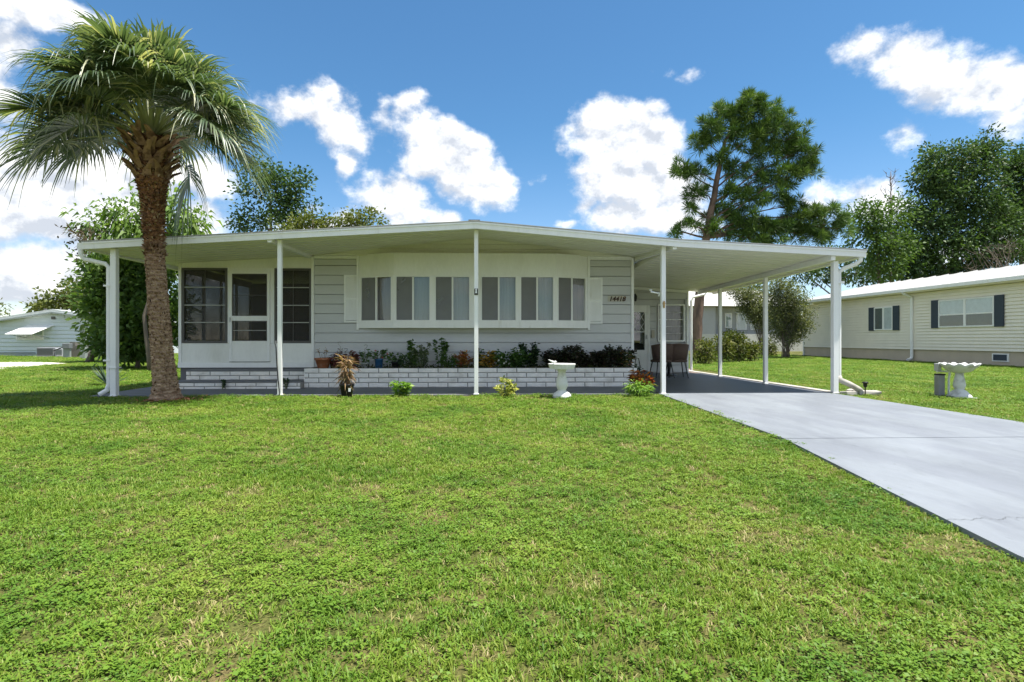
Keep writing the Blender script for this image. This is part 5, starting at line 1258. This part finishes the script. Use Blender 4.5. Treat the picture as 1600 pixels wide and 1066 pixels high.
# behind the house
Y = 36
tree('airy_tree', (ax(425, Y), Y, 0), [lobe(*a, Y) for a in ((415,268,32,20),(445,280,34,26),(395,300,30,28),(430,310,40,30),(470,312,24,28),(385,342,26,18),(425,345,40,20),(470,345,24,18),(365,352,10,8))], LT_OAK, 'rounded airy tree behind the house, right of the palm', leaf=.24, lw=.55, clump=.7, per=30, trunk_r=.22, dens=1.25)
Y = 31
tree('yellow_green_tree', (ax(500, Y), Y, 0), [lobe(*a, Y) for a in ((470,348,24,12),(505,348,26,16),(450,356,20,8),(530,352,18,10))], LT_YEL, 'low yellow green treetop showing over the roof', leaf=.2, lw=.6, clump=.6, per=34, trunk_r=.16, dens=1.6)
tree('yellow_green_tree', (ax(568, Y), Y, 0), [lobe(*a, Y) for a in ((560,342,22,16),(580,345,18,14),(548,352,16,10))], LT_YEL, 'small yellow green treetop over the roof, the one nearest the ridge', leaf=.2, lw=.6, clump=.6, per=34, trunk_r=.14, dens=1.6)
# pine behind the carport
Y = 27
pp_ = [Vector(at(*a, Y)) for a in ((1088,560),(1090,500),(1096,430),(1103,372),(1114,318),(1122,272),(1130,232),(1145,190))]; pp_[0].z = 0
tree('pine_tree', pp_[0], [lobe(*a, Y) for a in ((1160,164,30,16),(1140,182,34,20),(1185,182,34,24),(1115,205,26,22),(1210,205,34,26),(1160,212,38,20),(1250,215,26,20),(1245,240,30,18),(1262,264,28,15),(1225,272,36,20),(1190,245,26,16),(1088,222,16,18),(1068,264,22,14),(1092,272,18,14),(1088,300,20,12),(1160,266,26,12),(1210,300,30,14),(1175,310,26,12),
    (1130,340,26,18),(1165,345,36,20),(1205,355,34,20),(1250,345,34,22),(1290,338,34,20),(1312,358,20,16),(1270,368,40,12),(1180,375,50,12),(1076,352,14,14),(1052,364,12,7),(1240,320,22,12),(1080,328,8,8),(1125,250,20,14),(1140,300,20,12),(1185,282,26,12),(1120,362,24,12))],
    LT_PINE, 'tall pine with open crown behind the carport', needles=True, leaf=.36, lw=.085, clump=.60, per=84, trunk_r=.27, bark=BARKP, path=pp_, droop=.05, dens=2.6, jmin=12)
# big trees behind the right-hand house
Y = 42
tree('oak_tree', (ax(1490, Y), Y, 0), [lobe(*a, Y) for a in ((1475,250,40,26),(1450,280,36,30),(1500,265,40,40),(1545,225,24,20),(1530,250,26,26),(1470,320,50,36),(1520,310,50,40),(1445,345,36,36),(1500,375,60,40),(1450,400,50,34),(1555,345,40,40),(1540,395,36,24),(1430,425,40,22),(1480,428,44,22),(1530,425,40,20),(1415,385,30,30),(1575,395,34,26))], LT_OAK, 'large dark oak behind the cream house', leaf=.26, lw=.55, clump=.85, per=44, trunk_r=.4, dens=1.7)
Y = 44
tree('oak_tree', (ax(1600, Y), Y, 0), [lobe(*a, Y) for a in ((1590,245,28,22),(1575,270,28,26),(1620,260,40,40),(1590,310,36,32),(1640,320,50,50),(1600,350,40,30),(1575,330,30,30))], LT_OAK, 'oak crown cut off by the right edge of the picture', leaf=.26, lw=.55, clump=.85, per=36, trunk_r=.35, dens=1.9)
Y = 38
tree('thin_tree', (ax(1375, Y), Y, 0), [lobe(*a, Y) for a in ((1355,330,22,22),(1345,355,26,20),(1378,345,26,30),(1360,385,34,26),(1395,390,34,36),(1370,415,40,24),(1335,335,8,12),(1410,330,20,28))], LT_MID, 'lighter thin tree with bare twigs left of the dark oak', leaf=.24, lw=.55, clump=.75, per=26, trunk_r=.2, dens=2.0)
# bare twigs
def bare(name, base, top, n, spread, label):
    t = thing(name, base, label, 'tree'); b = MB(); base = Vector(base); top = Vector(top)
    MB().tube([base, (base+top)/2+Vector((.1, 0, 0)), top], [.10, .07, .02], 8).build('trunk', BARK, t, smooth=True)
    for i in range(n):
        f = rnd.uniform(.45, .98); s = base+(top-base)*f; a = rnd.uniform(0, 2*PI); L = spread*rnd.uniform(.4, 1)*(1.3-f)*1.6
        e = s+Vector((math.cos(a)*L*.6, math.sin(a)*L*.5, L)); m_ = (s+e)/2+Vector((rnd.gauss(0, .1), 0, -.1)); b.tube([s, m_, e], [.03, .02, .008], 5)
        for k in range(5):
            g = rnd.uniform(.3, 1); s2 = m_*(1-g)+e*g; e2 = s2+Vector((rnd.gauss(0, .3), rnd.gauss(0, .3), rnd.uniform(.1, .7)))*spread*.4; b.tube([s2, e2], [.012, .004], 4, cap=False)
    b.build('twigs', BARK, t)
bare('bare_tree', (ax(1388, 39), 39, 0), at(1392, 268, 39), 26, 1.6, 'grey leafless treetop between the pine and the oak')
bare('bare_tree', (ax(1560, 34), 36, 0), at(1578, 395, 36), 30, 2.6, 'bare branches over the roof of the cream house')
Y = 50
tree('dark_tree', (ax(1310, Y), Y, 0), [lobe(*a, Y) for a in ((1310,405,30,18),(1340,425,36,20),(1290,425,30,20),(1375,432,30,16),(1250,420,36,24),(1210,410,36,20))], LT_OAK, 'dark low tree filling the gap behind the carport post', leaf=.3, lw=.55, clump=.95, per=34, trunk_r=.25, dens=1.5)
Y = 52
tree('dark_tree', (ax(1140, Y), Y, 0), [lobe(*a, Y) for a in ((1130,448,30,12),(1165,444,34,16),(1105,452,16,8))], LT_OAK, 'dark treetop above the roof of the grey house', leaf=.3, lw=.55, clump=.9, per=30, trunk_r=.25, dens=1.2)
# shrubs seen through the carport
def vase_shrub(name, px, Y, lobes, label, ns, mat, dens=1.2, leaf=.13):
    base = Vector((ax(px, Y), Y, 0)); t = thing(name, base, label, 'shrub'); b = MB(); P, Dn, tn = [], [], []
    for (c, r) in lobes:
        for k in range(ns):
            d = rdir(1)[0]; e = Vector(c+d*r*rnd.uniform(.4, 1.0)); e.z = max(e.z, .4); m_ = base*.45+e*.55; m_.z = base.z+(e.z-base.z)*.5; m_.x = base.x+(e.x-base.x)*.32; 
            s0 = base+Vector((rnd.gauss(0, .12), rnd.gauss(0, .1), 0)); b.tube([s0, m_, e], [.012, .009, .003], 5)
            for j in range(int(20*dens)):
                f = rnd.uniform(.42, 1)**.7; p = s0*(1-f)**2+m_*2*f*(1-f)+e*f*f; n_ = 11
                P.append(np.array(p)+RG.normal(size=(n_, 3))*.17); Dn.append(rdir(n_, .5)); tn.append(RG.random(n_))
    P, Dn, tn = np.concatenate(P), np.concatenate(Dn), np.concatenate(tn); P[:, 2] = np.maximum(P[:, 2], .05)
    V, F = leaves(P, Dn, rdir(len(P), .6), leaf*RG.uniform(.6, 1.3, len(P)), leaf*.42, .2); link_np('foliage', V, F, tn, mat, t); b.build('stems', BARK, t); return t
vase_shrub('tall_shrub', 1228, 29, [lobe(*a, 29) for a in ((1225,460,34,30),(1205,445,20,22),(1255,452,20,26),(1235,500,30,30),(1222,440,24,14),(1262,490,14,22),(1210,490,22,30))], 'tall vase shaped shrub with many stems beside the cream house', 7, LT_GREY)
vase_shrub('tall_shrub', 1193, 33, [lobe(*a, 33) for a in ((1165,452,22,18),(1180,470,20,26),(1145,448,22,14),(1195,460,16,24))], 'leaning grey green shrub in front of the grey house', 9, LT_GREY)
for (px, py, rx, ry, Y, lb) in ((1100,548,17,22,21.5,'olive shrub touching the carport corner'), (1128,548,16,24,23,'middle olive shrub behind the carport'), (1152,545,17,26,23.5,'olive shrub left of the second carport post'), (1175,550,15,20,24,'olive shrub right of the second carport post'), (1142,525,13,16,27,'taller olive shrub behind the others'), (1200,548,12,18,31,'small dark shrub under the tall one')):
    c = gnd(px, 530+FOC/Y); c = Vector((ax(px, Y), Y, 0)); k = Y/FOC; hgt = at(px, py-ry, Y).z
    tree('hedge_shrub', c, [(np.array((c.x+dx*rx*k, Y+dy*.3, hgt*f)), np.array((rx*k*.62, rx*k*.6, hgt*.30))) for dx, dy, f in ((-.5, 0, .35), (.5, .5, .38), (0, -.5, .45), (-.25, .3, .68), (.3, 0, .72))], LT_HEDGE, lb, 'shrub', leaf=.13, lw=.45, clump=.28, per=30, trunk_r=.04, dens=1.0, group='olive shrubs behind the carport')
# dry vine tuft on the roof's left corner
c = at(128, 372, 13); 
t = thing('roof_vine', c, 'brownish vine tuft hanging over the left roof corner', 'vine')
P = np.concatenate([np.array(at(px, py, 13+rnd.uniform(-.5, .5)))+RG.normal(size=(26, 3))*np.array((.12, .1, .08)) for px, py in ((118,362),(130,368),(124,378),(138,362),(150,368),(112,355),(127,390))])
V, F = leaves(P, rdir(len(P), -.2), rdir(len(P)), .10*RG.uniform(.5, 1.3, len(P)), .05); link_np('leaves', V, F, RG.random(len(P)), leafmat('vine_mix', [(0, (.04, .03, .02)), (.5, (.07, .055, .03)), (1, (.05, .08, .03))]), t)
b = MB()
for i in range(22): s = Vector(at(140, 385, 13)); e = Vector(at(rnd.uniform(95, 150), rnd.uniform(345, 392), 13)); b.tube([s, (s+e)/2+Vector((0, 0, .12)), e], [.008, .006, .003], 4, cap=False)
b.build('stems', STEM_B, t)

# ------------------------------------------------------------------ lawn: blades, weeds and straw as one uncounted mass
protos = bpy.data.collections.new('grass_tufts')
def gmat():
    m = bpy.data.materials.new('grass_blade'); m.use_nodes = True; t = m.node_tree; t.nodes.clear()
    out = nd(t, 'ShaderNodeOutputMaterial'); b = nd(t, 'ShaderNodeBsdfPrincipled')
    a = nd(t, 'ShaderNodeAttribute', attribute_name='tint'); oi = nd(t, 'ShaderNodeObjectInfo'); g = nd(t, 'ShaderNodeNewGeometry')
    def noi(s, d=3):
        n = nd(t, 'ShaderNodeTexNoise'); n.inputs['Scale'].default_value = s; n.inputs['Detail'].default_value = d; t.links.new(g.outputs['Position'], n.inputs['Vector']); return n.outputs['Fac']
    v = mth(t, 'ADD', mth(t, 'MULTIPLY', a.outputs['Fac'], .45), mth(t, 'MULTIPLY', oi.outputs['Random'], .22))
    v = mth(t, 'ADD', v, mth(t, 'MULTIPLY', mth(t, 'SUBTRACT', noi(1.1, 5), .5), 1.25)); v = mth(t, 'ADD', v, .12, clamp=True)
    rp = nd(t, 'ShaderNodeValToRGB'); e = rp.color_ramp.elements
    e[0].position = 0; e[0].color = (.07, .165, .018, 1); e[1].position = 1; e[1].color = (.42, .36, .17, 1)
    for p, c in ((.35, (.155, .268, .028)), (.6, (.232, .315, .042)), (.82, (.33, .335, .095))): q = e.new(p); q.color = (*c, 1)
    t.links.new(v, rp.inputs[0]); t.links.new(rp.outputs[0], b.inputs['Base Color']); b.inputs['Roughness'].default_value = .5; b.inputs['Specular IOR Level'].default_value = .25
    tr = nd(t, 'ShaderNodeBsdfTranslucent'); t.links.new(rp.outputs[0], tr.inputs[0]); ms = nd(t, 'ShaderNodeMixShader'); ms.inputs[0].default_value = .35
    t.links.new(b.outputs[0], ms.inputs[1]); t.links.new(tr.outputs[0], ms.inputs[2]); t.links.new(ms.outputs[0], out.inputs[0]); return m
GM = gmat()
def tuft(i, kind):
    V, F, T = [], [], []
    r = random.Random(500+i)
    if kind == 'blade' or kind == 'dry':
        for k in range(13 if kind == 'blade' else 9):
            a = r.uniform(0, 2*PI); lean = r.uniform(.25, 1.25); L = r.uniform(.020, .044); w = r.uniform(.0016, .0030)
            p = np.array((r.gauss(0, .016), r.gauss(0, .016), -.002)); d = np.array((math.cos(a), math.sin(a), 0)); s = np.array((-math.sin(a), math.cos(a), 0))
            o = len(V)
            for j, f in enumerate((0, .45, .8, 1)):
                c = p + d*L*math.sin(lean)*f**1.4 + np.array((0, 0, L*math.cos(lean*.8)*(f-.28*lean*f*f))); ww = w*(1, 1.1, .7, .05)[j]
                V += [c-s*ww, c+s*ww]
            tt = r.random()*.7 if kind == 'blade' else r.uniform(.9, 2.0)
            for j in range(3): F.append((o+2*j, o+2*j+1, o+2*j+3, o+2*j+2)); T.append(tt)
    else:
        for k in range(16):
            a = r.uniform(0, 2*PI); L = r.uniform(.010, .021); rr_ = r.uniform(.004, .038); p = np.array((math.cos(a)*rr_, math.sin(a)*rr_, r.uniform(.008, .030)))
            a2 = a+r.gauss(0, .9); d = np.array((math.cos(a2), math.sin(a2), r.uniform(-.25, .35))); s = np.array((-math.sin(a2), math.cos(a2), r.gauss(0, .25))); w = L*r.uniform(.26, .4); o = len(V)
            V += [p, p+d*L*.5-s*w, p+d*L, p+d*L*.5+s*w]; F.append((o, o+1, o+2, o+3)); T.append(r.random()*.35)
    me = quadmesh('grass_tuft', np.array(V), np.array(F), T); me.materials.append(GM)
    o = bpy.data.objects.new('grass_tuft_%02d' % i, me); protos.objects.link(o)
KINDS_ = ['blade']*5+['weed']*4+['dry']*2
for i, k in enumerate(KINDS_): tuft(i, k)
def vnoise(x, y, s, seed):
    g = np.random.default_rng(seed); v = 0*x; amp = 1
    for o in range(4):
        for _ in range(3):
            th = g.uniform(0, 6.28); ph_ = g.uniform(0, 6.28); k = 6.28/(s/2**o)*g.uniform(.7, 1.3); v = v+amp*np.sin(k*(x*np.cos(th)+y*np.sin(th))+ph_)
        amp *= .6
    return v/3.2
def scatter(y0, y1, rho):
    out = []; ys = np.arange(y0, y1, .25)
    for y in ys:
        d = rho(y+.125); xl = -.99*(y+.3)-1.6; xr_ = 1.0*(y+.3)+1.6; n = int(d*.25*(xr_-xl)); out.append(np.stack([RG.uniform(xl, xr_, n), RG.uniform(y, y+.25, n)], 1))
    return np.concatenate(out)
pt = scatter(.9, 36, lambda y: 1700*(2.6/max(y, 2.6))**1.22)
x, y = pt[:, 0], pt[:, 1]
dl = np.interp(y, [p[1] for p in DRIVE_L][::-1], [p[0] for p in DRIVE_L][::-1]); dl = np.where(y < DRIVE_L[-1][1], [drive_left(v) for v in y], dl)
edge = 9.715+.04*np.sin(x*2.3)+.02*np.sin(x*7.1)+.03*np.sin(x*5.3)
keep = ~((y < 9.76) & (x > dl+.045+.04*np.sin(y*9)+.03*np.sin(y*23)+.03*np.sin(y*47)) & (x < 6.40+.03*np.sin(y*7)+.02*np.sin(y*19)))
keep &= ~((x > -6.62) & (x < 3.32) & (y > edge)) & ~((x > 3.28) & (x < 6.61) & (y > 9.72) & (y < 17.2)) & ~((x > 3.3) & (x < 7.3) & (y > 15.3) & (y < 18.5)) & ~((x > -6.3) & (x < 3.6) & (y > 9.80))
keep &= ~((x > XN) & (x < XN+8)) & ~(((x-PB.x)**2+(y-PB.y)**2) < .34**2) & ~((y > 32.8) & (x < ax(168, 33)))
g0_, g1_ = gp[1], gp[3]
keep &= ~((x < gp[3].x+ (y-gp[3].y)*-.0) & (y > np.interp(x, [gp[0].x, gp[1].x, gp[2].x, gp[3].x], [gp[0].y, gp[1].y, gp[2].y, gp[3].y])) & (y < 23.4))
# worn patches
bare_ = .75*vnoise(x, y, 1.3, 3)+.75*vnoise(x, y, .42, 4)
spots = [(385,770,.10),(470,848,.13),(355,985,.15),(330,940,.09),(560,915,.07),(1205,846,.14),(1260,830,.09),(1505,858,.20),(1470,850,.12),(880,912,.12),(905,925,.08),(640,962,.08),(1180,795,.10),(690,770,.12),(250,720,.10),(420,712,.12),(1000,700,.16),(820,760,.08),(100,900,.08),(1290,1010,.07),(760,1020,.06),(980,960,.07)]
for (px_, py_, r_) in spots:
    q_ = gnd(px_, py_); dd_ = np.hypot((x-q_.x)*.8, y-q_.y)+.04*np.sin(x*37)+.03*np.sin(y*53); keep &= ~((dd_ < r_) & (RG.random(len(x)) < .38))
keep &= ~((bare_ > 1.1) & (RG.random(len(x)) < .5))
x, y, bare_ = x[keep], y[keep], bare_[keep]; n = len(x)
weed = vnoise(x, y, 2.6, 9)+.4*vnoise(x, y, .7, 10); rr_ = RG.random(n)
idx = np.where(rr_ < np.clip(.36+.42*weed, .05, .8), 5+RG.integers(0, 4, n), RG.integers(0, 5, n))
dry = RG.random(n) < np.clip(.07+.30*(bare_-.15), .04, .5); idx = np.where(dry, 9+RG.integers(0, 2, n), idx)
for (px_, py_, r_) in spots:
    q_ = gnd(px_, py_); idx = np.where((np.hypot((x-q_.x)*.8, y-q_.y) < r_*1.1) & (RG.random(n) < .35), 9+RG.integers(0, 2, n), idx)
sc = .80*RG.uniform(.65, 1.35, n)*np.clip((y/3.2)**.52, 1.0, 3.2); tall = vnoise(x, y, 3.3, 21); zsx = sc**.72*(1+.22*tall)
me = bpy.data.meshes.new('grass'); me.vertices.add(n); me.vertices.foreach_set('co', np.stack([x, y, np.full(n, .0)], 1).astype(np.float32).ravel())
a = me.attributes.new('idx', 'INT', 'POINT'); a.data.foreach_set('value', idx.astype(np.int32))
a = me.attributes.new('rot', 'FLOAT_VECTOR', 'POINT'); a.data.foreach_set('vector', np.stack([RG.normal(0, .1, n), RG.normal(0, .1, n), RG.uniform(0, 6.28, n)], 1).astype(np.float32).ravel())
a = me.attributes.new('scl', 'FLOAT_VECTOR', 'POINT'); a.data.foreach_set('vector', np.stack([sc, sc, zsx], 1).astype(np.float32).ravel())
grass = bpy.data.objects.new('grass', me); C.objects.link(grass); me.materials.append(GM)
grass['kind'] = 'stuff'; grass['label'] = 'short green lawn grass with weeds and straw patches'; grass['category'] = 'grass'
ng = bpy.data.node_groups.new('grass_scatter', 'GeometryNodeTree')
ng.interface.new_socket('Geometry', in_out='INPUT', socket_type='NodeSocketGeometry'); ng.interface.new_socket('Geometry', in_out='OUTPUT', socket_type='NodeSocketGeometry')
i_ = ng.nodes.new('NodeGroupInput'); o_ = ng.nodes.new('NodeGroupOutput'); ci = ng.nodes.new('GeometryNodeCollectionInfo'); ci.inputs['Collection'].default_value = protos
ci.inputs['Separate Children'].default_value = True; ci.inputs['Reset Children'].default_value = True
ip = ng.nodes.new('GeometryNodeInstanceOnPoints'); ip.inputs['Pick Instance'].default_value = True
def na(nm, ty): q = ng.nodes.new('GeometryNodeInputNamedAttribute'); q.data_type = ty; q.inputs['Name'].default_value = nm; return q.outputs['Attribute']
ng.links.new(i_.outputs[0], ip.inputs['Points']); ng.links.new(ci.outputs[0], ip.inputs['Instance']); ng.links.new(na('idx', 'INT'), ip.inputs['Instance Index'])
er = ng.nodes.new('FunctionNodeEulerToRotation'); ng.links.new(na('rot', 'FLOAT_VECTOR'), er.inputs[0]); ng.links.new(er.outputs[0], ip.inputs['Rotation'])
ng.links.new(na('scl', 'FLOAT_VECTOR'), ip.inputs['Scale']); ng.links.new(ip.outputs[0], o_.inputs[0])
gmod = grass.modifiers.new('scatter', 'NODES'); gmod.node_group = ng
print('tufts', n)
